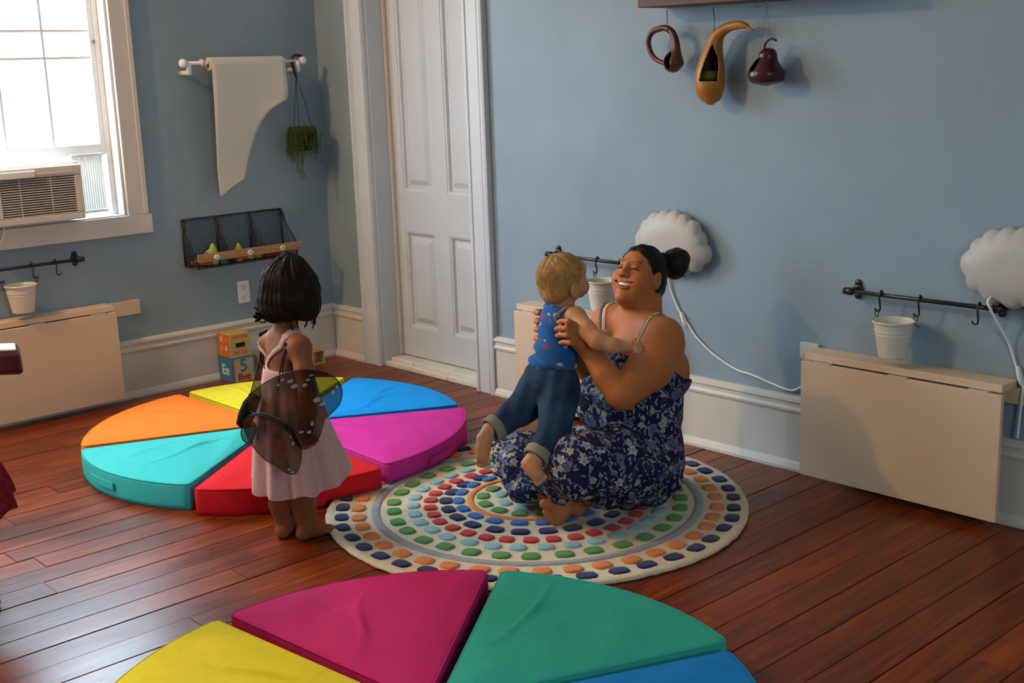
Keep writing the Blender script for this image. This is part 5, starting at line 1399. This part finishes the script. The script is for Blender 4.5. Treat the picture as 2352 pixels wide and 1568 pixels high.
for k in range(420):      # combed from hairline to bun
    a = r.uniform(-1.35, 1.35); st_ = np.array([.078*math.sin(a), .072*max(.05, math.cos(a))-.004, .060+.028*math.cos(a)-.05*abs(math.sin(a))**2])
    en = bl_+np.array([r.uniform(-.02, .02), .035, r.uniform(-.02, .02)])
    P = []
    for t_ in np.linspace(0, 1, 9):
        q = st_*(1-t_)+en*t_; q = q+np.array([.0, 0, .05*math.sin(PI*t_)*(1-.8*abs(math.sin(a)))]); q[0] += .03*math.sin(a)*math.sin(PI*t_); P.append(h_(*q))
    paths.append(P)
PP = np.array(paths); sh_ = PP.shape; PP = hs.project(PP.reshape(-1, 3), 4, .0005).reshape(sh_)
loose = []
for k in range(280):      # curls round the bun
    c0 = bun+np.array([r.uniform(-1, 1), r.uniform(-1, 1), r.uniform(-1, 1)])*.018; nrm = np.array([r.gauss(0, 1) for _ in range(3)]); nrm /= np.linalg.norm(nrm)
    u1 = np.cross(nrm, [.2, .9, .3]); u1 /= np.linalg.norm(u1); u2 = np.cross(nrm, u1); R_ = r.uniform(.026, .040); a0 = r.uniform(0, 6.28); ln = r.uniform(1.2, 3.5)
    loose.append([c0+(u1*math.cos(a0+t_)+u2*math.sin(a0+t_))*R_*(1+.03*t_) for t_ in np.linspace(0, ln, 9)])
for k in range(60):       # wisps at the nape
    s0 = h_(r.uniform(-.05, .05), -.065+r.uniform(-.02, .02), -.075); d0 = -UP*r.uniform(.02, .055)-H.f*r.uniform(-.004, .03)
    loose.append([s0+d0*t_+RH_*.006*math.sin(t_*4+k) for t_ in np.linspace(0, 1, 9)])
strands('hair_strands', DH, Wp, list(PP)+[np.array(p) for p in loose], .0010)

# ------------------------------------------------------------------ the baby
Bp = thing('person', np.array([2.66, -.93, .10]), 'blond baby in a blue sleeveless shirt and jeans held up by the woman', 'person')
bf = heading(36, -1)
BH = Frame(at(1297, 641, 4.10), bf).pitched(4, 6)
BA = BH.A; B_ = BH
TF = Frame(at(1283, 780, 4.12), bf).pitched(-12); TA = TF.A
s = SDF()
s.el(B_(0, -.012, .012), (.071, .083, .074), BA, .02); s.el(B_(0, .030, -.030), (.052, .045, .042), BA, .025)
for q in (-1, 1): s.el(B_(q*.030, .040, -.036), (.028, .028, .026), BA, .015)
s.rc(B_(0, .068, .002), B_(0, .080, -.012), .006, .008, .010); s.el(B_(0, .068, -.034), (.018, .012, .013), BA, .01); s.el(B_(0, .056, -.060), (.018, .016, .014), BA, .012); s.el(B_(0, .05, .03), (.05, .026, .03), BA, .02)
for q in (-1, 1):
    s.el(B_(q*.071, -.020, -.034), (.011, .018, .026), BA, .005); s.el(B_(q*.082, -.015, -.032), (.008, .009, .014), BA, .005, 's')
    s.el(B_(q*.026, .074, .008), (.010, .008, .007), BA, .006, 's')
s.rc(at(1290, 705, 4.11), B_(0, -.015, -.05), .040, .042, .02)
s.el(at(1288, 752, 4.12), (.072, .060, .085), TA, .02); s.el(at(1277, 815, 4.125), (.070, .062, .070), TA, .02); s.el(at(1266, 868, 4.12), (.075, .07, .055), TA, .02)
bsh, bel, bwr = at(1322, 728, 4.04), at(1372, 783, 3.945), at(1438, 796, 3.935)
s.chain([at(1306, 728, 4.08), bsh, at(1348, 758, 3.98), bel, at(1408, 794, 3.935), bwr], [.036, .034, .031, .028, .025, .0175], .02)
hb = at(1452, 797, 3.935); s.el(hb, (.018, .013, .016), np.array([RH_, AW, UP]), .010)
for i, (dy, dx) in enumerate(((-9, 12), (-3, 17), (4, 18), (10, 15))): finger(s, [hb+np.array([0, 0, 0]), at(1456+dx*.35, 797+dy*1.15, 3.922), at(1458+dx*.8, 797+dy*1.2, 3.922), at(1459+dx, 800+dy*1.2, 3.940)], .0070, .0052, .0025)
finger(s, [hb, at(1452, 785, 3.925), at(1459, 778, 3.93)], .0085, .006, .003)
s.chain([at(1292, 735, 4.18), at(1330, 775, 4.24), at(1378, 770, 4.26)], [.036, .03, .022], .02); s.el(at(1392, 768, 4.26), (.02, .016, .018), None, .012)
LA = [at(1246, 882, 4.14), at(1200, 938, 4.11), at(1128, 988, 4.05)]; LB = [at(1284, 892, 4.07), at(1274, 985, 3.99), at(1230, 1052, 3.93)]
s.chain(LA, [.055, .045, .028], .02); s.chain(LB, [.055, .045, .028], .02)
# feet
def bfoot(an, heel_, ball_, toes, wdir):
    s.rc(an, heel_, .027, .024, .015); s.chain([heel_, (heel_+ball_)/2, ball_], [.023, .023, .022], .012)
    for k in range(5):
        o_ = (k-2)*.0098; s.rc(ball_+wdir*o_*.9, ball_+(toes-ball_)*(1.15-.1*abs(k-1))+wdir*o_*1.1, .0075, .0062 if k else .0080, .002)
bfoot(LA[2], at(1112, 1008, 4.04), at(1108, 1048, 4.03), at(1112, 1068, 4.035), RH_*.8-AW*.4)
bfoot(LB[2], at(1216, 1066, 3.92), at(1234, 1090, 3.905), at(1244, 1104, 3.90), RH_*.7+UP*.4)
def bcol(V):
    C_ = np.tile(np.array((.52, .245, .115)), (len(V), 1)); q = BH.loc(V)
    for q_ in (-1, 1):
        d2 = ((q[:, 0]-q_*.034)/.03)**2+((q[:, 1]-.05)/.03)**2+((q[:, 2]+.034)/.025)**2; m_ = np.exp(-d2)*.4; C_ = C_*(1-m_[:, None])+np.array((.50, .17, .10))*m_[:, None]
    for ft in (at(1108, 1030, 4.03), at(1228, 1082, 3.91)):
        m_ = np.clip(1-np.linalg.norm(V-ft, axis=1)/.07, 0, 1)*.5; C_ = C_*(1-m_[:, None])+np.array((.50, .19, .095))*m_[:, None]
    return C_
hbx = at(1455, 795, 3.935)
ft1, ft2 = at(1110, 1040, 4.035), at(1230, 1085, 3.91)
organic('body', s, .0045, skin('skin_baby'), Bp, [(BH.o-.105, BH.o+.105, .0026), (hbx-.045, hbx+.045, .0024), (ft1-.07, ft1+.07, .0026), (ft2-.06, ft2+.06, .0026)], bcol)
# blond hair
BLH = hairm('blond_hair', (.42, .22, .065), .35)
bh = SDF(); bh.el(B_(0, -.014, .014), (.0765, .0875, .0785), BA, .02); bh.el(B_(0, -.055, -.038), (.050, .034, .034), BA, .03)
bh.custom(lambda X, Y, Z: ((X-B_.o[0])*B_.f[0]+(Y-B_.o[1])*B_.f[1]+(Z-B_.o[2])*B_.f[2])*.80-.60*((X-B_.o[0])*B_.u[0]+(Y-B_.o[1])*B_.u[1]+(Z-B_.o[2])*B_.u[2])-.016, .012)
bh.custom(lambda X, Y, Z: ((X-B_.o[0])*B_.f[0]+(Y-B_.o[1])*B_.f[1]+(Z-B_.o[2])*B_.f[2])-.048, .01)
for q in (-1, 1): bh.el(B_(q*.078, -.014, -.034), (.02, .020, .028), BA, .008, 's')
bh.disp = lambda X, Y, Z: .0011*np.sin(300*((X-B_.o[0])*B_.l[0]+(Y-B_.o[1])*B_.l[1])+3*np.sin(60*Z))+.0011*np.sin(240*((X-B_.o[0])*B_.f[0]+(Y-B_.o[1])*B_.f[1])+90*Z)
organic('hair', bh, .003, BLH, Bp)
r = random.Random(21); paths = []
for k in range(700):
    a = r.uniform(0, 2*PI); an = np.linspace(.08, r.uniform(1.3, 1.95), 8); tw = r.uniform(-.25, .25)
    P = [B_(.076*math.sin(t_)*math.sin(a+tw*t_), -.03+.087*math.sin(t_)*math.cos(a+tw*t_), .014+.078*math.cos(t_)) for t_ in an]
    q = BH.loc(np.array(P)); ok = (q[:, 1]*.8-.6*q[:, 2] < .022) & (q[:, 1] < .05) & ~((np.abs(q[:, 1]+.014) < .020) & (q[:, 2] < -.010))
    if not ok.all():
        n_ = int(np.argmin(ok)); 
        if n_ < 4: continue
        P = P[:n_]; P = [P[0]+(P[-1]-P[0])*0 for _ in range(0)]+list(np.array([np.interp(np.linspace(0, n_-1, 8), range(n_), np.array(P)[:, c_]) for c_ in range(3)]).T)
    paths.append(P)
PP = np.array(paths); sh_ = PP.shape; PP = bh.project(PP.reshape(-1, 3), 3, .0004).reshape(sh_)
fly = []
for k in range(14):
    s0 = B_(r.uniform(-.05, .05), -.09, r.uniform(-.05, .03)); d0 = -B_.f*r.uniform(.008, .022)+UP*r.uniform(-.012, .01); fly.append(np.array([s0+d0*.6*t_ for t_ in np.linspace(0, 1, 8)]))
strands('hair_strands', BLH, Bp, list(PP), .0009)
# shirt
def shirt_mat():
    m = mat('blue_print_shirt', (.018, .105, .30), .85, .15, bump=(30, .2, E1)); nt = m.node_tree; bs = nt.nodes['Principled BSDF']; N = nt.nodes.new; Lk = nt.links.new
    tc = N('ShaderNodeTexCoord'); mp = N('ShaderNodeMapping'); mp.inputs['Scale'].default_value = (26, 26, 44); Lk(tc.outputs['Object'], mp.inputs[0])
    v = N('ShaderNodeTexVoronoi'); v.inputs['Scale'].default_value = 1.0; v.inputs['Randomness'].default_value = .5; Lk(mp.outputs[0], v.inputs['Vector'])
    lt_ = N('ShaderNodeMath'); lt_.operation = 'LESS_THAN'; lt_.inputs[1].default_value = .34; Lk(v.outputs['Distance'], lt_.inputs[0])
    cr = N('ShaderNodeValToRGB'); cr.color_ramp.interpolation = 'CONSTANT'; cs = N('ShaderNodeSeparateColor'); Lk(v.outputs['Color'], cs.inputs[0]); Lk(cs.outputs[0], cr.inputs['Fac'])
    e_ = cr.color_ramp.elements; e_[0].color = (.018, .105, .30, 1); e_[1].position = .25; e_[1].color = (.40, .42, .34, 1); x_ = e_.new(.78); x_.color = (.30, .05, .05, 1); x_ = e_.new(.9); x_.color = (.10, .20, .35, 1)
    mx = N('ShaderNodeMix'); mx.data_type = 'RGBA'; Lk(lt_.outputs[0], mx.inputs[0]); mx.inputs[6].default_value = (.018, .105, .30, 1); Lk(cr.outputs[0], mx.inputs[7]); Lk(mx.outputs[2], bs.inputs['Base Color'])
    return m
SHM = shirt_mat(); KHAKI = mat('khaki_trim', (.25, .22, .14), .8, bump=(60, .2, E1))
t_ = SDF(); e = .011
t_.el(at(1288, 752, 4.12), (.072+e, .060+e, .085+e), TA, .02); t_.el(at(1276, 812, 4.125), (.081, .074, .070), TA, .02); t_.el(at(1272, 835, 4.12), (.087, .080, .038), TA, .02)
t_.rc(at(1290, 712, 4.11), at(1290, 700, 4.11), .050, .046, .03); t_.rc(at(1305, 724, 4.08), at(1275, 722, 4.17), .046, .046, .03)
dn = at(1268, 848, 4.12); up_n = TF.u; t_.plane(-up_n, float(-up_n@dn), .006)
tn = at(1291, 702, 4.11); t_.plane(up_n, float(up_n@tn), .006)
t_.rc(at(1334, 722, 4.03), at(1298, 727, 4.02), .036, .030, .006, 's')
t_.disp = lambda X, Y, Z: .0042*np.sin(70*(X*RH_[0]+Y*RH_[1])+85*Z)*np.clip((.62-Z)*9, .15, 1)+.003*np.sin(120*Z+40*(X+Y))
organic('shirt', t_, .0042, SHM, Bp)
G().tube(t_.project(spline([at(1305, 744, 4.03), at(1288, 743, 4.03), at(1274, 738, 4.03), at(1269, 731, 4.03), at(1275, 723, 4.03), at(1290, 713, 4.03), at(1308, 704, 4.04), at(1325, 698, 4.06)], 5), 5, .002), .0052, 8).mk('armhole_binding', KHAKI, Bp, True)
# jeans with rolled cuffs
JEAN = mat('dark_denim', (.018, .042, .085), .85, .15, noise=(14, .35, E1), bump=(200, .2, E1))
j = SDF(); e = .010
j.el(at(1268, 868, 4.12), (.094, .088, .066), TA, .02); j.el(at(1258, 885, 4.11), (.085, .085, .055), TA, .02)
j.chain([LA[0], LA[1], LA[2]+(LA[1]-LA[2])*.16], [.070, .056, .042], .025); j.chain([LB[0], LB[1], LB[2]+(LB[1]-LB[2])*.18], [.070, .054, .042], .025)
wn = at(1272, 836, 4.12); j.plane(up_n, float(up_n@wn), .008)
j.disp = lambda X, Y, Z: .003*np.sin(90*Z+30*(X-Y))+.0022*np.sin(130*(X*RH_[0]+Y*RH_[1])-40*Z)
organic('jeans', j, .0045, JEAN, Bp)
for L_ in (LA, LB):
    d_ = (L_[2]-L_[1])/np.linalg.norm(L_[2]-L_[1]); c0 = L_[2]-d_*.030
    G().lathe([(.044, 0), (.0465, .004), (.045, .030), (.043, .034), (.036, .033), (.034, .004)], c0, 22, tuple(d_), caps=False).mk('rolled_cuff', KHAKI, Bp, True)
# ------------------------------------------------------------------ the standing girl
Gd = 3.98
gbase = onfloor(690, 1238)
Gp = thing('person', gbase, 'small dark-haired girl in a pink dress and butterfly wings standing with her back turned', 'person')
gf = heading(38, -1)
GF = Frame(at(655, 880, Gd), gf); GA = GF.A
GHd = Frame(at(672, 660, 3.975), heading(24, -1)).pitched(-3); GHA = GHd.A
gs_ = SDF()
gs_.el(GHd(0, -.006, .012), (.070, .082, .078), GHA, .02); gs_.el(GHd(0, .026, -.036), (.052, .046, .044), GHA, .025)
for q in (-1, 1): gs_.el(GHd(q*.028, .042, -.030), (.026, .026, .024), GHA, .015); gs_.el(GHd(q*.026, .075, .006), (.011, .008, .008), GHA, .006, 's'); gs_.el(GHd(q*.070, -.006, -.020), (.009, .015, .022), GHA, .006)
gs_.rc(GHd(0, .070, .004), GHd(0, .082, -.014), .006, .0085, .010); gs_.el(GHd(0, .066, -.036), (.017, .011, .011), GHA, .008); gs_.el(GHd(0, .054, -.062), (.017, .015, .013), GHA, .012)
gs_.rc(GHd(0, -.012, -.05), at(655, 768, 3.985), .036, .038, .025)
shr, shl = at(688, 797, 3.905), at(624, 785, 4.055)
gs_.el(at(654, 820, 3.985), (.078, .055, .085), GA, .03); gs_.el(at(655, 900, 3.985), (.076, .066, .085), GA, .03); gs_.el(at(657, 972, 3.985), (.075, .064, .060), GA, .03)
gs_.rc(at(656, 775, 3.985), shr, .036, .036, .03); gs_.rc(at(652, 772, 3.99), shl, .036, .034, .03)
elr, wrr = at(706, 905, 3.865), at(708, 985, 3.855)
gs_.chain([shr, at(699, 850, 3.885), elr, at(709, 950, 3.855), wrr], [.036, .031, .028, .025, .0185], .02)
gh = at(707, 1008, 3.850); gs_.el(gh, (.018, .014, .024), np.array([RH_, AW, UP]), .012)
for k, (dx, dy) in enumerate(((-10, 12), (-1, 13), (8, 9), (16, 4))):
    gs_.chain([gh, at(704+dx*.7, 1012+dy*.5, 3.835), at(704+dx, 1014+dy, 3.825), at(707+dx, 1006+dy, 3.816)], [.0085, .0078, .0072, .0066], .0035)
gs_.chain([gh, at(722, 1004, 3.835), at(728, 1010, 3.822)], [.009, .008, .0065], .004)
gs_.chain([shl, at(625, 880, 4.10), at(640, 960, 4.10)], [.036, .03, .02], .02); gs_.el(at(645, 985, 4.09), (.018, .014, .022), None, .012)
anr, anl = onfloor(708, 1236)+UP*.045, onfloor(656, 1230)+UP*.045
gs_.chain([at(672, 1000, 3.975), at(688, 1110, 3.975), anr+UP*.07+gf*(-.006), anr], [.052, .046, .040, .030], .02)
gs_.chain([at(645, 1000, 4.04), at(651, 1110, 4.03), anl+UP*.07+gf*(-.006), anl], [.052, .046, .040, .030], .02)
for (an_, dd) in ((anr, onfloor(776, 1222)-onfloor(704, 1242)), (anl, onfloor(690, 1208)-onfloor(650, 1236))):
    dd = dd/np.linalg.norm(dd); sd = np.array([-dd[1], dd[0], 0]); fl0 = np.array([an_[0], an_[1], 0])
    gs_.rc(an_, fl0-dd*.018+UP*.022, .029, .0215, .012); gs_.chain([fl0-dd*.018+UP*.022, fl0+dd*.035+UP*.026, fl0+dd*.072+UP*.016], [.0215, .025, .0145], .012)
    gs_.el(fl0+dd*.07+UP*.015, (.030, .028, .0135), np.array([sd, dd, UP]), .01)
    for k in range(5):
        o_ = (k-2)*.0115; gs_.rc(fl0+dd*.085+sd*o_+UP*.011, fl0+dd*(.108-.004*abs(k-1.5))+sd*o_*1.05+UP*.0105, .0085, .0082, .003)
GSK = (.22, .078, .024)
def gcol(V):
    C_ = np.tile(np.array(GSK), (len(V), 1)); return C_
gbody = organic('body', gs_, .0048, skin('skin_girl'), Gp, [(gh-.05, gh+.05, .0024), (np.array([2.15, -1.80, -.01]), np.array([2.42, -1.48, .06]), .003)], gcol)
# hair: chin-length bob
GHM = mat('dark_hair', (.015, .0085, .005), .6, .1, noise=(26, .5, E1))
hg = SDF(); hc = GHd
hg.el(hc(0, -.012, .010), (.082, .090, .090), GHA, .02); hg.el(hc(0, .004, -.022), (.088, .098, .066), GHA, .03); hg.rc(hc(.0, -.020, .085), hc(0, .02, .085), .016, .012, .03)
hg.el(hc(0, -.012, -.045), (.090, .098, .060), GHA, .04); hg.el(hc(0, -.050, -.075), (.070, .052, .040), GHA, .03)
for q in (-1, 1): hg.el(hc(q*.062, .030, -.060), (.030, .040, .046), GHA, .03)
hg.el(hc(0, .095, -.055), (.046, .058, .085), GHA, .02, 's')
hg.custom(lambda X, Y, Z: -((X-hc.o[0])*hc.u[0]+(Y-hc.o[1])*hc.u[1]+(Z-hc.o[2])*hc.u[2])-.102-.10*((X-hc.o[0])*hc.f[0]+(Y-hc.o[1])*hc.f[1])*-1, .01)
def ghd(X, Y, Z):
    a = np.arctan2((X-hc.o[0])*hc.l[0]+(Y-hc.o[1])*hc.l[1], (X-hc.o[0])*hc.f[0]+(Y-hc.o[1])*hc.f[1])
    return .0010*np.sin(31*a+2.2*np.sin(5*a)+10*Z)+.0022*np.sin(7*a+1.3*np.sin(3*a)+9*Z)
hg.disp = ghd
organic('hair', hg, .0034, GHM, Gp)
r = random.Random(31); paths = []; free = []
for k in range(900):
    a = r.uniform(0, 2*PI); 
    if math.cos(a) > .55: continue
    pts = []; tw = r.uniform(-.18, .18)
    for t_ in np.linspace(0.05, 1, 10):
        th = t_*1.93; rr_ = math.sin(min(th, PI/2)); z_ = .006+.090*math.cos(min(th, PI/2)) if th < PI/2 else .006-(th-PI/2)*.29
        pts.append(hc(.089*rr_*math.sin(a+tw*t_), -.006+.100*rr_*math.cos(a+tw*t_), z_))
    paths.append(pts)
PP = np.array(paths); sh_ = PP.shape; PP = hg.project(PP.reshape(-1, 3), 3, .0006).reshape(sh_)
for k in range(46):      # locks flicked out at the back, turned ends at the side
    back = k < 30
    a = r.uniform(2.3, 3.9) if back else r.uniform(4.4, 5.7)
    s0 = hc(.084*math.sin(a), -.008+.090*math.cos(a), -.058+r.uniform(-.02, .005)); o_ = hc.l*math.sin(a)+hc.f*math.cos(a)
    L_ = r.uniform(.035, .058); c1, c2_, c3 = r.uniform(.3, 1.1), r.uniform(-.5, .9), r.uniform(.3, .75)
    for w_ in range(7):
        ja, jb = r.uniform(-.004, .004), r.uniform(-.004, .004); sh = hc.l*ja+UP*jb
        if back: free.append(np.array([s0+sh*(1-.5*t_)+o_*(.000+L_*c3*t_**2)+UP*(-L_*.95*t_+.034*t_**3*c1) for t_ in np.linspace(0, 1, 10)]))
        else: free.append(np.array([s0+sh*(1-.5*t_)+o_*(-.002-.010*t_*t_)+UP*(-L_*1.0*t_)+hc.f*(.016*t_**3*c2_) for t_ in np.linspace(0, 1, 10)]))
strands('hair_strands', GHM, Gp, list(PP)+free, .0020)
# dress: lofted skirt with folds, gathered bodice
PINK = mat('pale_pink_linen', (.52, .33, .295), .9, .1, noise=(40, .06, E1), bump=(300, .2, E1), sheen=.2)
zc = lambda y: float(at(655, y, Gd)[2])
lev = [(838, .078, .068, .008, 0), (860, .086, .078, .012, .001), (890, .098, .088, .014, .003), (930, .114, .100, .012, .005), (980, .134, .116, .015, .010), (1030, .152, .130, .022, .015), (1080, .166, .147, .030, .019), (1116, .172, .156, .034, .022), (1122, .1725, .157, .034, .022)]
n = 110; V = []; F = []; cxy = at(655, 900, 3.985)
for i, (y, rl, rf, cf, am) in enumerate(lev):
    z = zc(y)
    for jj in range(n):
        a = 2*PI*jj/n                     # a=0 forward, pi back
        w = am*(math.sin(9*a+.7)+.6*math.sin(14*a+2+.8*math.sin(3*a)))*.62
        zz = z
        if i == 0: zz = z+ .055*max(0, math.cos(a))-.012*max(0, -math.sin(a))*max(0, -math.cos(a))+.0*a
        if i == 1: zz = z+ .030*max(0, math.cos(a))
        hemw = (.006*math.sin(9*a+1.5)+.020*math.cos(a)) if i >= 6 else 0
        p = cxy+gf*((rf+w)*math.cos(a)+cf)+GF.l*((rl+w)*math.sin(a)); V.append((p[0], p[1], zz+hemw))
for i in range(len(lev)-1):
    for jj in range(n): F.append((i*n+jj, i*n+(jj+1) % n, (i+1)*n+(jj+1) % n, (i+1)*n+jj))
gd = G().add(V, F).mk('dress', PINK, Gp, True); sm = gd.modifiers.new('cloth', 'SOLIDIFY'); sm.thickness = .003; sm.offset = 0
ss = gd.modifiers.new('smooth', 'SUBSURF'); ss.levels = 1; ss.render_levels = 1
def gstrap(pts, w, m, nm, off=.0025):
    P = gs_.project(spline(pts, 6), 5, off); V = []; F = []; n_ = len(P)
    for i in range(n_):
        t_ = P[min(i+1, n_-1)]-P[max(i-1, 0)]; t_ /= np.linalg.norm(t_)+1e-9; e_ = 1e-3
        gn = np.array([(gs_.val(P[i:i+1]+np.eye(3)[k]*e_)-gs_.val(P[i:i+1]-np.eye(3)[k]*e_))[0] for k in range(3)]); gn /= np.linalg.norm(gn)+1e-9
        sd = np.cross(t_, gn); sd /= np.linalg.norm(sd)+1e-9; w_ = w[i*len(w)//n_] if isinstance(w, list) else w
        V += [P[i]-sd*w_, P[i]+gn*.0025-sd*w_*.8, P[i]+gn*.0025+sd*w_*.8, P[i]+sd*w_]
    for i in range(n_-1):
        for j_ in range(3): F.append((i*4+j_, i*4+j_+1, (i+1)*4+j_+1, (i+1)*4+j_))
    return G().add(V, F).mk(nm, m, Gp, True)
jn = at(622, 836, 4.00)
gstrap([at(624, 850, 3.99), jn, at(616, 810, 4.03), at(608, 785, 4.06), at(612, 768, 4.09)], .0085, PINK, 'shoulder_strap')
gstrap([at(628, 850, 3.98), at(628, 832, 3.98), at(638, 812, 3.95), at(654, 797, 3.935), at(664, 785, 3.93), at(678, 770, 3.94), at(694, 770, 3.98), at(706, 785, 4.02), at(712, 805, 4.04)], [.007, .007, .009, .010, .015, .018, .018, .018], PINK, 'shoulder_strap')
# back panel of the bodice rising to the strap joint
bp_ = [at(618, 832, 4.0), at(630, 832, 3.985), at(640, 846, 3.96), at(655, 856, 3.94), at(680, 858, 3.92), at(700, 850, 3.91)]
PT = gs_.project(spline(bp_, 5), 4, .006); PB = np.array([np.array([p[0], p[1], zc(872)]) for p in PT]); PB = gs_.project(PB, 4, .009)
V = list(PT)+list(PB); k = len(PT); G().add(V, [(i, i+1, k+i+1, k+i) for i in range(k-1)]).mk('bodice_back', PINK, Gp, True)
# ------------------------------------------------------------------ butterfly wings on her back
BLKC = mat('black_velvet', (.008, .007, .008), .9, .1); WIRE = mat('wing_wire', (.012, .010, .010), .5)
def wing_mat():
    m = bpy.data.materials.new('sheer_wing_mesh'); m.use_nodes = True; nt = m.node_tree; bs = nt.nodes['Principled BSDF']; N = nt.nodes.new; Lk = nt.links.new
    tc = N('ShaderNodeTexCoord'); n_ = N('ShaderNodeTexNoise'); n_.inputs['Scale'].default_value = 14; n_.inputs['Detail'].default_value = 3; Lk(tc.outputs['Object'], n_.inputs['Vector'])
    cr = N('ShaderNodeValToRGB'); e_ = cr.color_ramp.elements; e_[0].position = .42; e_[0].color = (.016, .007, .005, 1); e_[1].position = .68; e_[1].color = (.10, .032, .012, 1); Lk(n_.outputs['Fac'], cr.inputs['Fac']); Lk(cr.outputs[0], bs.inputs['Base Color'])
    bs.inputs['Roughness'].default_value = .8; bs.inputs['Specular IOR Level'].default_value = .03; bs.inputs['Alpha'].default_value = .80
    return m
WINGM = wing_mat(); SPOT = trans_mat('wing_spot_white', (.40, .40, .42), .55)
wg = thing('butterfly_wings', at(572, 945, 3.93), None, None); wg.parent = Gp; wg.location = tuple(at(572, 945, 3.93)-gbase)
def dW(x, y): # depth of the near wings: starts at the spine behind her and wraps round her right side
    t_ = min(1, max(0, (x-560)/130)); return 3.905-.125*math.sin(t_*PI*.5)+.0*y
def wing(nm, outline, dfun, spots):
    P2 = spline([(x, y, 0) for x, y in outline]+[(*outline[0], 0)], 4)[:-1]; P2 = np.array([(p[0], p[1]) for p in P2]); c_ = P2.mean(0); V = []; F = []; n_ = len(P2)
    K = 8
    for s_ in np.linspace(1, .0, K, endpoint=False):
        for p in P2: q = c_+(p-c_)*s_; V.append(at(q[0], q[1], dfun(*q)))
    V.append(at(c_[0], c_[1], dfun(*c_)))
    for i in range(K-1):
        for j_ in range(n_): F.append((i*n_+j_, i*n_+(j_+1) % n_, (i+1)*n_+(j_+1) % n_, (i+1)*n_+j_))
    for j_ in range(n_): F.append(((K-1)*n_+j_, (K-1)*n_+(j_+1) % n_, len(V)-1))
    o = G().add(V, F).mk('wing', WINGM, wg, True)
    G().tube([at(p[0], p[1], dfun(*p)) for p in P2], .0017, 6, True).mk('wing_edge_wire', WIRE, wg, True)
    for (x, y, rx_, ry_) in spots:
        G().add([at(x+rx_*math.cos(a), y+ry_*math.sin(a)-.25*rx_*math.cos(a), dfun(x, y)-.0015) for a in np.linspace(0, 2*PI, 13)[:-1]], [tuple(range(12))]).mk('wing_spot', SPOT, wg)
wing('upper', [(572, 906), (600, 884), (640, 862), (690, 850), (735, 852), (768, 866), (785, 892), (781, 925), (760, 950), (745, 964), (738, 990), (726, 1015), (700, 1020), (680, 992), (650, 966), (610, 950), (575, 945)], dW,
     [(668, 875, 9, 4), (676, 887, 8, 5), (700, 884, 6, 4), (707, 872, 5, 3), (650, 872, 6, 3), (640, 884, 6, 3), (715, 862, 5, 2), (728, 918, 9, 6), (740, 928, 7, 4), (774, 888, 3, 4), (765, 900, 4, 5), (692, 992, 6, 3), (710, 992, 5, 4), (717, 972, 4, 6)])
wing('lower', [(558, 968), (566, 1000), (586, 1032), (612, 1058), (645, 1078), (670, 1089), (684, 1080), (692, 1050), (690, 1020), (676, 992), (650, 968), (610, 950), (575, 952)], lambda x, y: dW(x, y)-.006,
     [(632, 1072, 5, 2), (664, 1078, 4, 3), (672, 1084, 4, 3), (673, 1018, 3, 5), (668, 1002, 3, 4)])
dF = lambda x, y: 3.945+.0012*max(0, 905-y)*.8
wing('far', [(575, 905), (584, 870), (594, 830), (603, 785), (612, 800), (618, 840), (622, 880), (606, 905), (585, 915)], dF, [(588, 885, 3, 7), (598, 880, 2, 8)])
wing('far_lower', [(556, 975), (554, 995), (558, 1010), (568, 1016), (580, 1010), (588, 985), (580, 968)], lambda x, y: 3.955, [])
G().tube([at(588, 907, 3.92), at(575, 930, 3.918), at(565, 955, 3.92), at(556, 976, 3.93)], [.018, .026, .027, .020], 12).mk('wing_spine', BLKC, wg, True)
G().tube([at(x, y, dW(x, y)-.008) for x, y in ((578, 952), (610, 955), (648, 972), (674, 998), (688, 1026))], [.007, .009, .011, .010, .006], 8, flat=.35).mk('dark_band', BLKC, wg, True)
def ribbon(P, w, nm='ribbon'): G().tube(spline(P, 5), w, 6, flat=.3).mk(nm, BLKC, wg, True)
for (x, y, dd_) in ((663, 792, 3.90), (604, 768, 4.05)):
    G().sphere(tuple(at(x-4, y, dd_)), .0085, 10, 8).mk('bow_knot', BLKC, wg, True)
    ribbon([at(x-4, y, dd_), at(x+8, y-8, dd_-.012), at(x+12, y+8, dd_-.015), at(x+4, y+16, dd_-.012), at(x-2, y+4, dd_)], .011, 'bow_loop')
ribbon([at(660, 793, 3.90), at(650, 820, 3.89), at(642, 860, 3.885), at(638, 898, 3.875)], .0035); ribbon([at(661, 795, 3.895), at(652, 830, 3.885), at(648, 858, 3.885)], .003)
ribbon([at(600, 770, 4.05), at(603, 790, 4.05), at(598, 808, 4.05), at(603, 835, 4.04)], .004)
ribbon([at(606, 765, 4.07), at(600, 780, 4.05), at(598, 800, 4.04)], .006)

# ------------------------------------------------------------------ second child, only her skirt reaching into the picture at the left edge
cb = onfloor(-165, 1425)
Cp = thing('person', cb, 'child in a dark red dress mostly outside the left edge of the picture', 'person')
REDC = mat('dark_red_wool_dress', (.20, .012, .022), .95, .05, noise=(90, .5, E1), bump=(120, .5, E1))
sc_ = 1.42; rotz = 0.0
for src in [o for o in Gp.children if o.name.split('.')[0] in ('body', 'hair', 'hair_strands', 'dress', 'bodice_back', 'shoulder_strap')]:
    c = src.copy(); COL.objects.link(c)
    if src.name.split('.')[0] in ('dress', 'bodice_back', 'shoulder_strap'):
        c.data = src.data.copy(); c.data.materials.clear(); c.data.materials.append(REDC)
    c.parent = Cp
Cp.scale = (sc_, sc_, sc_); Cp.rotation_euler = (0, 0, rotz)
